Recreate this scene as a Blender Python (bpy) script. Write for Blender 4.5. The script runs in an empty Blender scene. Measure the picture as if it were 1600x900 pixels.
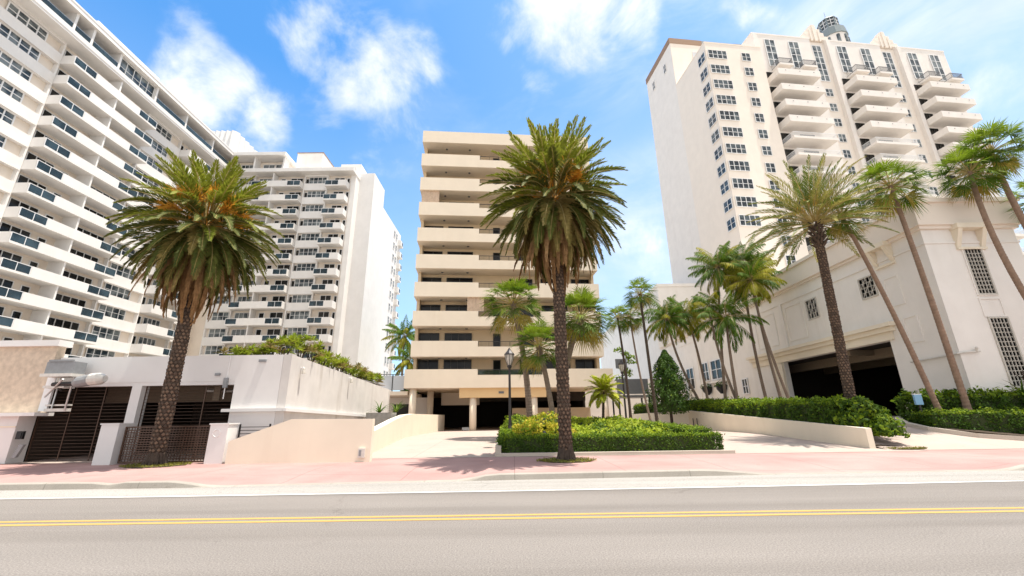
import bpy, math, random
import numpy as np
from mathutils import Vector, Matrix
random.seed(7)
RNG = np.random.default_rng(7)
S = bpy.context.scene
COL = S.collection
rad = math.radians
PI = math.pi

# ------------------------------------------------------------------ materials
def new_mat(name):
    m = bpy.data.materials.new(name); m.use_nodes = True
    nt = m.node_tree
    return m, nt, nt.nodes['Principled BSDF']

def mixrgb(nt, fac, a, b, mode='MIX'):
    n = nt.nodes.new('ShaderNodeMix'); n.data_type = 'RGBA'; n.blend_type = mode
    for s, v in ((0, fac), (6, a), (7, b)):
        if isinstance(v, bpy.types.NodeSocket): nt.links.new(v, n.inputs[s])
        elif s == 0: n.inputs[0].default_value = v
        else: n.inputs[s].default_value = (*v[:3], 1)
    return n.outputs[2]

def pos_noise(nt, scale, detail=4, stretch=(1, 1, 1), rough=.55, use='Position'):
    g = nt.nodes.new('ShaderNodeNewGeometry')
    mp = nt.nodes.new('ShaderNodeMapping'); mp.inputs['Scale'].default_value = stretch
    nt.links.new(g.outputs['Position'], mp.inputs[0])
    n = nt.nodes.new('ShaderNodeTexNoise'); n.inputs['Scale'].default_value = scale
    n.inputs['Detail'].default_value = detail; n.inputs['Roughness'].default_value = rough
    nt.links.new(mp.outputs[0], n.inputs['Vector'])
    return n.outputs['Fac']

def ramp(nt, val, a, b, ca=(0, 0, 0), cb=(1, 1, 1)):
    r = nt.nodes.new('ShaderNodeValToRGB')
    r.color_ramp.elements[0].position = a; r.color_ramp.elements[0].color = (*ca, 1)
    r.color_ramp.elements[1].position = b; r.color_ramp.elements[1].color = (*cb, 1)
    nt.links.new(val, r.inputs[0]); return r.outputs[0]

def add_bump(nt, bsdf, height, strength=.3, dist=.02):
    b = nt.nodes.new('ShaderNodeBump'); b.inputs['Strength'].default_value = strength; b.inputs['Distance'].default_value = dist
    nt.links.new(height, b.inputs['Height']); nt.links.new(b.outputs[0], bsdf.inputs['Normal'])

def plaster(name, col, rough=.75, var=.12, streak=0.0, streak_col=(.25, .2, .15), bump=.25, scale=.7, spots=0.0):
    m, nt, b = new_mat(name)
    dark = tuple(c * (1 - var) for c in col)
    c = mixrgb(nt, ramp(nt, pos_noise(nt, scale, 6), .35, .65), dark, col)
    if streak:
        s = ramp(nt, pos_noise(nt, 1.6, 5, (1, 1, .06)), .5, .78)
        s2 = ramp(nt, pos_noise(nt, .5, 3), .35, .7)
        f = nt.nodes.new('ShaderNodeMath'); f.operation = 'MULTIPLY'
        nt.links.new(s, f.inputs[0]); nt.links.new(s2, f.inputs[1])
        f2 = nt.nodes.new('ShaderNodeMath'); f2.operation = 'MULTIPLY'; f2.inputs[1].default_value = streak
        nt.links.new(f.outputs[0], f2.inputs[0])
        c = mixrgb(nt, f2.outputs[0], c, streak_col)
    nt.links.new(c, b.inputs['Base Color'])
    b.inputs['Roughness'].default_value = rough
    b.inputs['Specular IOR Level'].default_value = .25
    add_bump(nt, b, pos_noise(nt, 45, 4), bump, .01)
    return m

def plain(name, col, rough=.5, metal=0, var=.15, scale=8):
    m, nt, b = new_mat(name)
    c = mixrgb(nt, ramp(nt, pos_noise(nt, scale, 4), .3, .7), tuple(x * (1 - var) for x in col), col)
    nt.links.new(c, b.inputs['Base Color'])
    b.inputs['Roughness'].default_value = rough; b.inputs['Metallic'].default_value = metal
    return m

def glass(name, dark, light, rough=.06, alpha=1.0, scale=.45):
    # tinted window glass; rooms and blinds behind differ from window to window
    m, nt, b = new_mat(name)
    c = mixrgb(nt, ramp(nt, pos_noise(nt, scale, 1), .42, .6), dark, light)
    nt.links.new(c, b.inputs['Base Color'])
    b.inputs['Roughness'].default_value = rough; b.inputs['IOR'].default_value = 1.3 if 'dark' in name else 1.5
    b.inputs['Alpha'].default_value = alpha
    return m

def leafmat(name, c1, c2, transl=.3, scale=1.2, rough=.45):
    m, nt, b = new_mat(name)
    c = mixrgb(nt, ramp(nt, pos_noise(nt, scale, 4), .35, .65), c1, c2)
    fine = ramp(nt, pos_noise(nt, 9, 2), .3, .7, (.75, .75, .75), (1.2, 1.2, 1.2))
    c = mixrgb(nt, 1.0, c, fine, 'MULTIPLY')
    nt.links.new(c, b.inputs['Base Color']); b.inputs['Roughness'].default_value = rough + .15
    b.inputs['Specular IOR Level'].default_value = .22
    t = nt.nodes.new('ShaderNodeBsdfTranslucent'); nt.links.new(c, t.inputs['Color'])
    mx = nt.nodes.new('ShaderNodeMixShader'); mx.inputs[0].default_value = transl
    nt.links.new(b.outputs[0], mx.inputs[1]); nt.links.new(t.outputs[0], mx.inputs[2])
    nt.links.new(mx.outputs[0], nt.nodes['Material Output'].inputs[0])
    return m

MAT = {}
MAT['white'] = plaster('white_paint', (.75, .73, .705), var=.05, streak=.12)
MAT['white_old'] = plaster('white_weathered', (.66, .63, .60), var=.14, streak=1.0, streak_col=(.27, .22, .17))
MAT['white_front'] = plaster('white_front', (.73, .715, .70), var=.06, streak=.2, streak_col=(.5, .46, .42))
MAT['offwhite'] = plaster('offwhite_wall', (.80, .765, .72), var=.06, streak=.25, streak_col=(.5, .42, .34))
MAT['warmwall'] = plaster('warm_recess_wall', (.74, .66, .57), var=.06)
MAT['cream'] = plaster('cream_paint', (.76, .66, .53), var=.05, streak=.18, streak_col=(.50, .38, .28))
MAT['peach'] = plaster('peach_paint', (.79, .71, .625), var=.05, streak=.18, streak_col=(.6, .5, .42))
MAT['tan'] = plaster('tan_wall', (.69, .54, .36), var=.08)
MAT['orange_tan'] = plaster('orange_beam', (.70, .50, .27), var=.06)
MAT['rampcream'] = plaster('ramp_wall_cream', (.80, .72, .585), var=.06, streak=.2, streak_col=(.55, .42, .3))
MAT['stucco'] = plaster('tan_stucco', (.66, .54, .42), var=.22, scale=5, bump=.6)
MAT['tower_white'] = plaster('tower_white', (.77, .72, .67), var=.06, streak=.3, streak_col=(.55, .5, .45))
MAT['brown_trim'] = plain('brown_roof_edge', (.30, .19, .12), .7)
MAT['stone'] = plaster('plinth_stone', (.42, .34, .28), var=.35, scale=3, bump=.5)
MAT['grey_block'] = plaster('grey_block', (.30, .29, .27), var=.25, scale=4)
MAT['shutter'] = plain('shutter_tan', (.62, .46, .33), .6, var=.25, scale=3)
MAT['glass_blue'] = glass('window_glass_blue', (.02, .032, .042), (.17, .195, .20), scale=.7)
MAT['glass_tower'] = glass('window_glass_tower', (.010, .017, .024), (.07, .09, .10), scale=.8)
MAT['glass_dark'] = glass('window_glass_dark', (.006, .007, .008), (.03, .03, .028), .12)
MAT['glass_rail'] = glass('rail_glass_dark', (.025, .045, .06), (.05, .085, .11), .08, .85)
MAT['glass_green'] = glass('rail_glass_green', (.02, .035, .025), (.03, .06, .04), .05, .8)
MAT['glass_white'] = glass('rail_glass_frosted', (.55, .58, .6), (.7, .72, .74), .3, .9)
MAT['blockglass'] = glass('glass_block', (.06, .10, .09), (.16, .22, .19), .2, 1, 3)
MAT['frame_white'] = plain('frame_white', (.78, .78, .78), .4, 0, .05)
MAT['frame_beige'] = plain('frame_beige', (.55, .52, .46), .6)
MAT['frame_dark'] = plain('frame_dark', (.025, .022, .02), .4)
MAT['alu'] = plain('aluminium', (.55, .55, .55), .35, .8)
MAT['rail_grey'] = plain('rail_grey', (.16, .16, .165), .5, .3)
MAT['brownmetal'] = plain('brown_metal', (.10, .055, .035), .45, .2, .3)
MAT['blackmetal'] = plain('black_metal', (.015, .015, .017), .4, .3)
MAT['lampmetal'] = plain('lamp_metal', (.035, .03, .03), .45, .3)
MAT['lampglass'] = glass('lamp_glass', (.45, .42, .36), (.6, .56, .5), .25, .9, 4)
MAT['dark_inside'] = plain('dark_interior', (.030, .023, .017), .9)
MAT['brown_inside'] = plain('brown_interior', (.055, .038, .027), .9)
MAT['inside_beam'] = plain('interior_beam', (.22, .17, .12), .9)
MAT['asphalt_roof'] = plain('roof_gravel', (.35, .33, .31), .95)
MAT['greybox'] = plain('grey_equipment', (.27, .28, .29), .5, .2)
MAT['pipe'] = plain('pvc_pipe', (.66, .63, .58), .5)
MAT['blue_sign'] = plain('blue_sign', (.22, .42, .62), .5, 0, .1)
MAT['teal'] = plain('teal_panel', (.03, .16, .20), .5)
MAT['soil'] = plain('soil', (.06, .04, .025), .95, 0, .4, 6)
MAT['chevron'] = plaster('ribbed_metal', (.60, .595, .59), rough=.5, var=.06, streak=.2)
MAT['lantern'] = plain('lantern_grey', (.22, .26, .27), .5, .2)

def asphalt_mat(name, base, var):
    m, nt, b = new_mat(name)
    big = ramp(nt, pos_noise(nt, .5, 4, (.25, 1, 1)), .3, .7)
    c = mixrgb(nt, big, tuple(x * (1 - var) for x in base), base)
    fine = ramp(nt, pos_noise(nt, 48, 3, rough=.8), .3, .7, (.5, .5, .5), (1.5, 1.5, 1.5))
    c = mixrgb(nt, 1.0, c, fine, 'MULTIPLY')
    # faint wheel tracks and oil wear along the lane
    tr = ramp(nt, pos_noise(nt, .9, 3, (.03, 1, 1)), .45, .75, (1, 1, 1), (.76, .75, .74))
    c = mixrgb(nt, 1.0, c, tr, 'MULTIPLY')
    # oil drips and a few hairline cracks
    c = mixrgb(nt, 1.0, c, ramp(nt, pos_noise(nt, 1.7, 5, (.5, 1, 1), .7), .66, .76, (1, 1, 1), (.8, .79, .78)), 'MULTIPLY')
    g = nt.nodes.new('ShaderNodeNewGeometry'); wn = nt.nodes.new('ShaderNodeTexNoise'); wn.inputs['Scale'].default_value = 1.5; wn.inputs['Detail'].default_value = 5
    nt.links.new(g.outputs['Position'], wn.inputs['Vector'])
    va = nt.nodes.new('ShaderNodeVectorMath'); va.operation = 'MULTIPLY_ADD'; va.inputs[1].default_value = (1.1, 1.1, 0)
    nt.links.new(wn.outputs['Color'], va.inputs[0]); nt.links.new(g.outputs['Position'], va.inputs[2])
    vo = nt.nodes.new('ShaderNodeTexVoronoi'); vo.feature = 'DISTANCE_TO_EDGE'; vo.inputs['Scale'].default_value = .22; nt.links.new(va.outputs[0], vo.inputs['Vector'])
    ck = ramp(nt, vo.outputs['Distance'], .0012, .004, (.72, .71, .70), (1, 1, 1))
    c = mixrgb(nt, ramp(nt, pos_noise(nt, .3, 2), .48, .58), c, mixrgb(nt, 1.0, c, ck, 'MULTIPLY'))
    nt.links.new(c, b.inputs['Base Color']); b.inputs['Roughness'].default_value = .85
    b.inputs['Specular IOR Level'].default_value = .3
    add_bump(nt, b, pos_noise(nt, 70, 3), .6, .006)
    return m
MAT['asphalt'] = asphalt_mat('asphalt', (.212, .193, .178), .17)
MAT['pale_strip'] = asphalt_mat('pale_gutter', (.33, .315, .295), .12)

def paint_mat(name, col, wear, under):
    m, nt, b = new_mat(name)
    f = ramp(nt, pos_noise(nt, 16, 6, rough=.75), wear, wear + .13)
    nt.links.new(mixrgb(nt, f, under, col), b.inputs['Base Color']); b.inputs['Roughness'].default_value = .7
    return m
MAT['yellow_line'] = paint_mat('yellow_paint', (.46, .28, .07), .36, (.30, .22, .11))
MAT['white_line'] = paint_mat('white_line_paint', (.52, .51, .49), .36, (.34, .325, .31))

def slab_mat(name, col, var, crack=True, joint=None, tint=None):
    m, nt, b = new_mat(name)
    c = mixrgb(nt, ramp(nt, pos_noise(nt, .8, 5), .3, .7), tuple(x * (1 - var) for x in col), col)
    if tint: c = mixrgb(nt, ramp(nt, pos_noise(nt, .35, 3), .4, .65), c, tint)
    fine = ramp(nt, pos_noise(nt, 40, 3), .3, .7, (.88, .88, .88), (1.08, 1.08, 1.08))
    c = mixrgb(nt, 1.0, c, fine, 'MULTIPLY')
    spots = ramp(nt, pos_noise(nt, 2.7, 4, rough=.7), .62, .75, (1, 1, 1), (.82, .8, .78))
    c = mixrgb(nt, 1.0, c, spots, 'MULTIPLY')
    if joint:
        g = nt.nodes.new('ShaderNodeNewGeometry'); sep = nt.nodes.new('ShaderNodeSeparateXYZ'); nt.links.new(g.outputs['Position'], sep.inputs[0])
        tot = None
        for ax, per in joint:
            d = nt.nodes.new('ShaderNodeMath'); d.operation = 'PINGPONG'; d.inputs[1].default_value = per / 2
            nt.links.new(sep.outputs[ax], d.inputs[0])
            l = nt.nodes.new('ShaderNodeMath'); l.operation = 'LESS_THAN'; l.inputs[1].default_value = .012
            nt.links.new(d.outputs[0], l.inputs[0])
            if tot is None: tot = l.outputs[0]
            else:
                mx = nt.nodes.new('ShaderNodeMath'); mx.operation = 'MAXIMUM'
                nt.links.new(tot, mx.inputs[0]); nt.links.new(l.outputs[0], mx.inputs[1]); tot = mx.outputs[0]
        c = mixrgb(nt, tot, c, tuple(x * .62 for x in col))
    nt.links.new(c, b.inputs['Base Color']); b.inputs['Roughness'].default_value = .85
    b.inputs['Specular IOR Level'].default_value = .3
    add_bump(nt, b, pos_noise(nt, 60, 3), .3, .004)
    return m
MAT['pink'] = slab_mat('pink_sidewalk', (.375, .225, .208), .16, joint=((0, 3.1), (1, 1.9)), tint=(.40, .258, .238))
MAT['drive'] = slab_mat('driveway_concrete', (.41, .345, .30), .15, joint=((0, 4.0), (1, 4.5)), tint=(.40, .31, .275))
MAT['kerb'] = slab_mat('kerb_concrete', (.36, .33, .29), .22, joint=((0, 2.4),))
MAT['kerb_white'] = slab_mat('kerb_cream', (.52, .46, .39), .12)
MAT['ground'] = slab_mat('ground_concrete', (.42, .39, .35), .15)

# leaves
MAT['cp_a'] = leafmat('phoenix_green', (.085, .11, .022), (.15, .165, .035), .3)
MAT['cp_b'] = leafmat('phoenix_bright', (.17, .21, .02), (.26, .28, .035), .35)
MAT['cp_c'] = leafmat('phoenix_olive', (.17, .14, .035), (.26, .19, .06), .3)
MAT['cp_dead'] = leafmat('phoenix_dead', (.21, .115, .05), (.36, .215, .10), .2, rough=.8)
MAT['cp_rachis'] = leafmat('phoenix_rachis', (.34, .26, .08), (.45, .36, .16), .1)
MAT['cp_orange'] = leafmat('phoenix_flower_stalk', (.66, .29, .03), (.76, .42, .07), .35)
MAT['fan_a'] = leafmat('fan_palm_green', (.055, .115, .008), (.11, .175, .014), .35)
MAT['fan_b'] = leafmat('fan_palm_light', (.13, .21, .012), (.21, .28, .022), .35)
MAT['fan_y'] = leafmat('fan_palm_yellow', (.36, .27, .04), (.40, .33, .08), .4)
MAT['coco_a'] = leafmat('coconut_green', (.05, .115, .008), (.11, .185, .014), .35)
MAT['coco_y'] = leafmat('coconut_yellow', (.22, .25, .016), (.36, .32, .03), .4)
MAT['date_a'] = leafmat('date_palm_grey_green', (.10, .145, .03), (.17, .205, .04), .3)
MAT['date_b'] = leafmat('date_palm_yellow_green', (.25, .25, .06), (.32, .29, .08), .3)
MAT['pyg'] = leafmat('pygmy_palm_yellow', (.36, .42, .025), (.48, .50, .04), .35)
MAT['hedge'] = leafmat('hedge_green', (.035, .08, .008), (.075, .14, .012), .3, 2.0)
MAT['hedge_top'] = leafmat('hedge_light_green', (.14, .235, .012), (.24, .325, .02), .4, 2.0)
MAT['hedge_core'] = plain('hedge_twigs', (.035, .05, .012), .9)
MAT['lime'] = leafmat('groundcover_lime', (.24, .34, .02), (.38, .43, .03), .4, 1.0)
MAT['lime_b'] = leafmat('groundcover_green', (.07, .135, .012), (.13, .20, .016), .35, 1.0)
MAT['gold'] = leafmat('golden_leaves', (.46, .40, .025), (.56, .45, .05), .35, 2.0)
MAT['croton'] = leafmat('croton_red', (.35, .12, .02), (.50, .26, .03), .3, 3.0)
MAT['conifer'] = leafmat('conifer_green', (.03, .08, .010), (.065, .125, .016), .25, 1.5)
MAT['shrub'] = leafmat('rooftop_shrub', (.20, .27, .02), (.30, .35, .03), .4, 1.0)
MAT['shrub_b'] = leafmat('rooftop_shrub_old', (.22, .19, .06), (.32, .24, .08), .3, 1.0)
MAT['moss'] = leafmat('mossy_grass', (.13, .14, .02), (.22, .20, .03), .2, 3)
MAT['trunk_cp'] = plain('phoenix_trunk', (.10, .068, .048), .95, 0, .45, 5)
MAT['trunk_boot'] = plain('phoenix_leaf_scar', (.20, .13, .085), .9, 0, .5, 7)
MAT['trunk_grey'] = plain('smooth_palm_trunk', (.23, .17, .13), .9, 0, .3, 6)
MAT['trunk_tan'] = plain('washingtonia_trunk', (.27, .18, .125), .9, 0, .3, 5)
MAT['trunk_root'] = plain('palm_root_flare', (.075, .052, .038), .95, 0, .5, 9)
MAT['bark'] = plain('bark', (.07, .05, .035), .95, 0, .4, 8)

# ------------------------------------------------------------------ mesh building
class Frame:
    """A wall's own axes: s runs along it, d outwards, z up."""
    def __init__(self, o, deg):
        self.o = o; self.a = rad(deg); self.u = (math.cos(self.a), math.sin(self.a)); self.n = (self.u[1], -self.u[0])
    def pt(self, s, d, z):
        return (self.o[0] + self.u[0] * s + self.n[0] * d, self.o[1] + self.u[1] * s + self.n[1] * d, z)

class MB:
    def __init__(self, mats, fr=None):
        self.mats = mats; self.fr = fr; self.v = []; self.f = []; self.m = []; self.closed = True
    def _pt(self, p): return self.fr.pt(*p) if self.fr else tuple(p)
    def add(self, verts, faces, mi=0):
        o = len(self.v); self.v += [self._pt(p) for p in verts]
        self.f += [tuple(i + o for i in f) for f in faces]; self.m += [mi] * len(faces)
        return self
    def box(self, x0, x1, y0, y1, z0, z1, mi=0):
        if x1 < x0: x0, x1 = x1, x0
        if y1 < y0: y0, y1 = y1, y0
        if z1 < z0: z0, z1 = z1, z0
        v = [(x, y, z) for z in (z0, z1) for y in (y0, y1) for x in (x0, x1)]
        return self.add(v, [(0, 2, 3, 1), (4, 5, 7, 6), (0, 1, 5, 4), (1, 3, 7, 5), (3, 2, 6, 7), (2, 0, 4, 6)], mi)
    def prism(self, poly, z0, z1, mi=0):
        n = len(poly)
        v = [(x, y, z0) for x, y in poly] + [(x, y, z1) for x, y in poly]
        f = [tuple(range(n))[::-1], tuple(range(n, 2 * n))] + [(i, (i + 1) % n, (i + 1) % n + n, i + n) for i in range(n)]
        return self.add(v, f, mi)
    def hull8(self, a, b, mi=0):  # two quads joined (a bottom/first, b top/second)
        v = list(a) + list(b)
        return self.add(v, [(3, 2, 1, 0), (4, 5, 6, 7), (0, 1, 5, 4), (1, 2, 6, 5), (2, 3, 7, 6), (3, 0, 4, 7)], mi)
    def tube(self, pts, rads, n=8, mi=0, cap=True):
        pts = [Vector(p) for p in pts]
        if not hasattr(rads, '__len__'): rads = [rads] * len(pts)
        o = []; fs = []
        t0 = (pts[1] - pts[0]).normalized()
        ref = Vector((1, 0, 0)) if abs(t0.x) < .8 else Vector((0, 1, 0))
        for i, p in enumerate(pts):
            t = (pts[min(i + 1, len(pts) - 1)] - pts[max(i - 1, 0)]).normalized()
            a = t.cross(ref).normalized(); b = t.cross(a)
            for k in range(n):
                an = 2 * PI * k / n
                o.append(tuple(p + (a * math.cos(an) + b * math.sin(an)) * rads[i]))
        for i in range(len(pts) - 1):
            for k in range(n):
                fs.append((i * n + k, i * n + (k + 1) % n, (i + 1) * n + (k + 1) % n, (i + 1) * n + k))
        if cap: fs += [tuple(range(n))[::-1], tuple(range((len(pts) - 1) * n, len(pts) * n))]
        return self.add(o, fs, mi)
    def cyl(self, x, y, z0, z1, r0, r1=None, n=16, mi=0):
        return self.tube([(x, y, z0), (x, y, z1)], [r0, r1 if r1 is not None else r0], n, mi)
    def quads(self, V, mi):  # V: (N,4,3) array of loose quads
        N = len(V)
        if N == 0: return self
        o = len(self.v); self.v += [tuple(p) for p in V.reshape(-1, 3).tolist()]
        self.f += [(o + 4 * i, o + 4 * i + 1, o + 4 * i + 2, o + 4 * i + 3) for i in range(N)]
        self.m += (list(mi) if hasattr(mi, '__len__') else [mi] * N)
        self.closed = False
        return self
    def build(self, name, parent=None, smooth=False):
        me = bpy.data.meshes.new(name); me.from_pydata(self.v, [], self.f)
        for m in self.mats: me.materials.append(MAT[m])
        me.polygons.foreach_set('material_index', self.m)
        if smooth: me.polygons.foreach_set('use_smooth', [True] * len(self.f))
        me.update()
        if self.closed:
            import bmesh
            bm = bmesh.new(); bm.from_mesh(me); bmesh.ops.recalc_face_normals(bm, faces=bm.faces); bm.to_mesh(me); bm.free()
        o = bpy.data.objects.new(name, me); COL.objects.link(o)
        if parent: o.parent = parent; o.matrix_parent_inverse = parent.matrix_world.inverted()
        return o

def tag(o, label=None, cat=None, group=None, kind=None):
    if label: o['label'] = label
    if cat: o['category'] = cat
    if group: o['group'] = group
    if kind: o['kind'] = kind
    return o
def thing(name, loc, label, cat, group=None):
    o = bpy.data.objects.new(name, None); COL.objects.link(o); o.location = loc; o.empty_display_size = .3
    o.matrix_world = Matrix.Translation(loc)
    return tag(o, label, cat, group)

# windows: one shared mesh per size, frame proud of the glass
_wm = {}
def window_mesh(w, h, nx, ny, fm, gm, fw=.06, dp=.1, mull=None):
    key = (round(w, 2), round(h, 2), nx, ny, fm, gm, fw)
    if key in _wm: return _wm[key]
    b = MB([fm, gm])
    b.box(0, fw, -dp, .0, 0, h); b.box(w - fw, w, -dp, 0, 0, h)
    b.box(fw, w - fw, -dp, 0, 0, fw); b.box(fw, w - fw, -dp, 0, h - fw, h)
    for i in range(1, nx):
        x = w * i / nx; b.box(x - fw / 2, x + fw / 2, -dp, 0, fw, h - fw)
    for j in range(1, ny):
        z = h * j / ny
        for i in range(nx):
            x0 = w * i / nx + (fw if i == 0 else fw / 2); x1 = w * (i + 1) / nx - (fw if i == nx - 1 else fw / 2)
            b.box(x0, x1, -dp * .75, 0, z - fw * .35, z + fw * .35)
    b.add([(fw, -.02, fw), (w - fw, -.02, fw), (w - fw, -.02, h - fw), (fw, -.02, h - fw)], [(0, 1, 2, 3)], 1)
    me = bpy.data.meshes.new('window'); me.from_pydata(b.v, [], b.f)
    for m in b.mats: me.materials.append(MAT[m])
    me.polygons.foreach_set('material_index', b.m); me.update()
    _wm[key] = me; return me
def window(par, fr, s, d, z, w, h, nx, ny, fm='frame_white', gm='glass_blue', name='window', fw=.06, dp=.1):
    o = bpy.data.objects.new(name, window_mesh(w, h, nx, ny, fm, gm, fw, dp)); COL.objects.link(o)
    M = Matrix.Translation(fr.pt(s, d, z)) @ Matrix.Rotation(fr.a, 4, 'Z')
    o.parent = par; o.matrix_parent_inverse = par.matrix_world.inverted(); o.matrix_world = M
    return o

# ------------------------------------------------------------------ foliage
def unit(v): return v / np.maximum(np.linalg.norm(v, axis=-1, keepdims=True), 1e-9)
def frond(b, base, az, el, L, droop, n=26, ll=.5, lw=.05, mi=0, rmi=None, sweep=50, vee=25, start=.16, hang=.15, rr=.022, tipf=.55, bow=0.0):
    K = 12
    ts = np.linspace(0, 1, K + 1); e = el - droop * ts ** 1.4; a = az + bow * ts
    st = L / K
    tang = np.stack([np.cos(e) * np.cos(a), np.cos(e) * np.sin(a), np.sin(e)], 1)
    P = np.vstack([[0, 0, 0], np.cumsum(tang[:-1] * st, 0)]) + np.array(base)
    side0 = np.array([-math.sin(az), math.cos(az), 0])
    if rmi is not None:
        w = np.linspace(rr, rr * .25, K + 1)[:, None]
        nr = unit(np.cross(tang, side0))
        for q in (side0[None, :] * w, nr * w):
            A = P - q; B = P + q
            b.quads(np.stack([A[:-1], B[:-1], B[1:], A[1:]], 1), rmi)
    t = np.repeat(np.linspace(start, .99, n), 2) + RNG.uniform(-.01, .01, 2 * n); t = np.clip(t, 0, 1)
    sg = np.tile([1, -1], n)[:, None]
    x = t * K; i = np.minimum(x.astype(int), K - 1); fr_ = (x - i)[:, None]
    p = P[i] * (1 - fr_) + P[i + 1] * fr_; tg = unit(tang[i] * (1 - fr_) + tang[i + 1] * fr_)
    nr = unit(np.cross(tg, side0)); nr *= np.sign(nr[:, 2:3] + 1e-6)
    sw = np.radians(sweep) * (1.15 - .55 * t)[:, None] + RNG.normal(0, .08, (2 * n, 1))
    ve = np.radians(vee) + RNG.normal(0, .12, (2 * n, 1))
    d = tg * np.cos(sw) + (side0 * sg * np.cos(ve) + nr * np.sin(ve)) * np.sin(sw)
    d[:, 2] -= hang; d = unit(d)
    l = (ll * (.45 + .55 * np.sin(np.pi * np.clip(t * .95 + .05, 0, 1)) ** .7) * (1 - (1 - tipf) * np.clip((t - .6) / .4, 0, 1)) * RNG.uniform(.85, 1.12, 2 * n))[:, None]
    wv = unit(tg - d * (tg * d).sum(1, keepdims=True)) * lw
    mid = p + d * l * .45; tip = p + d * l
    tip[:, 2] -= hang * l[:, 0] * .5
    V = np.stack([p - wv * .25, mid - wv * .5, tip, mid + wv * .5], 1)
    b.quads(V, mi)

def fan(b, base, az, el, pet, R, mi=0, rmi=None, nseg=24, spread=250, droop=.25, pr=.02, tipdroop=.32):
    base = np.array(base); h = np.array([math.cos(az), math.sin(az), 0]); sd = np.array([-math.sin(az), math.cos(az), 0]); up = np.array([0, 0, 1.])
    K = 6; ts = np.linspace(0, 1, K + 1); e = el - droop * ts ** 1.5
    tang = np.cos(e)[:, None] * h + np.sin(e)[:, None] * up
    P = np.vstack([[0, 0, 0], np.cumsum(tang[:-1] * pet / K, 0)]) + base
    if rmi is not None:
        nr = (unit(np.cross(tang, sd)) * pr)[:-1]
        for q in (sd * pr, nr):
            b.quads(np.stack([P[:-1] - q, P[:-1] + q, P[1:] + q, P[1:] - q], 1), rmi)
    hub = P[-1]; f = tang[-1]; nrm = unit(np.cross(f, sd)); nrm *= np.sign(nrm[2] + 1e-6)
    an = np.radians(np.linspace(-spread / 2, spread / 2, nseg)) + RNG.normal(0, .03, nseg)
    fold = random.uniform(.3, .9)
    d = np.cos(an)[:, None] * f + np.sin(an)[:, None] * sd + nrm * (fold * np.abs(np.sin(an)))[:, None] * .6
    d = unit(d)
    l = (R * (1 - .25 * (np.abs(an) / np.radians(spread / 2)) ** 2) * RNG.uniform(.9, 1.08, nseg))[:, None]
    w = 2 * R * .52 * math.sin(math.radians(spread / nseg) / 2) * .80
    wv = unit(np.cross(d, nrm)) * w / 2
    mid = hub + d * l * .5; tip = hub + d * l; drop = np.zeros_like(tip); drop[:, 2] = -tipdroop * l[:, 0]
    mid = mid + drop * .25; tip = tip + drop * RNG.uniform(.5, 1.5, (nseg, 1))
    b.quads(np.stack([np.repeat(hub[None], nseg, 0), mid - wv, tip, mid + wv], 1), mi)

def leaves(b, C, Nn, size, mi, aspect=.45, spread=.8):
    """kite leaves at points C, roughly facing Nn"""
    N = len(C)
    if N == 0: return
    n = unit(Nn + RNG.normal(0, spread, (N, 3)))
    r = RNG.normal(0, 1, (N, 3)); a = unit(r - n * (r * n).sum(1, keepdims=True)); a[:, 2] += .15; a = unit(a)
    c = unit(np.cross(n, a))
    l = (size * RNG.uniform(.65, 1.3, N))[:, None]
    V = np.stack([C - a * l * .5, C + c * l * aspect * .5, C + a * l * .55 + n * l * .1, C - c * l * aspect * .5], 1)
    b.quads(V, mi)

def leafy_box(name, corners, z0, z1, mats, size, dens, core=True, parent=None, topmi=1, jitter=.05, wob=.05, sl=None):
    """Clipped hedge over a ground quad (4 xy corners, in order); sl = (z0,z1) at the far edge (corners 2,3)."""
    b = MB(mats)
    c = [np.array(p, float) for p in corners]
    zz0 = [z0, z0, sl[0] if sl else z0, sl[0] if sl else z0]; zz1 = [z1, z1, sl[1] if sl else z1, sl[1] if sl else z1]
    lo = [np.array([*c[i], zz0[i]]) for i in range(4)]; hi = [np.array([*c[i], zz1[i]]) for i in range(4)]
    ctr = sum(lo + hi) / 8
    faces = [(hi[0], hi[1], hi[2], hi[3], 1)] + [(lo[i], lo[(i + 1) % 4], hi[(i + 1) % 4], hi[i], 0) for i in range(4)]
    if core:
        sh = .07
        a = [tuple(p + (ctr - p) * np.array([sh, sh * 1.5, 0]) * 1.0) for p in lo]; d = [tuple(p + (ctr - p) * np.array([sh, sh * 1.5, 0]) - np.array([0, 0, .07])) for p in hi]
        b.hull8(a, d, len(mats) - 1)
    for A, B, Cc, D, top in faces:
        area = np.linalg.norm(np.cross(B - A, D - A)) * .5 + np.linalg.norm(np.cross(B - Cc, D - Cc)) * .5
        N = int(area * dens * (1.25 if top else 1)); s = RNG.random((N, 1)); t = RNG.random((N, 1))
        P = A * (1 - s) * (1 - t) + B * s * (1 - t) + Cc * s * t + D * (1 - s) * t
        n = unit(np.cross(B - A, D - A)); n = n * np.sign(((A + B + Cc + D) / 4 - ctr) @ n)
        bump = np.sin(P[:, 0] * 5.3 + 1.7 * P[:, 2]) * np.sin(P[:, 1] * 4.1 + 2.3 * P[:, 2] + 1) * wob + RNG.normal(0, jitter, N) * 1.0
        P = P + n * (bump[:, None] - .02)
        rel = (P[:, 2] - z0) / max(z1 - z0, .01)
        new = RNG.random(N) < (.75 if top else np.clip((rel - .85) * 4, 0.03, .7))  # top faces take mostly the lighter leaf colour, sides only near the rim
        leaves(b, P, np.repeat(n[None], N, 0), size, np.where(new, 1, 0).tolist(), .5, .75)
    return b.build(name, parent)

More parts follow.
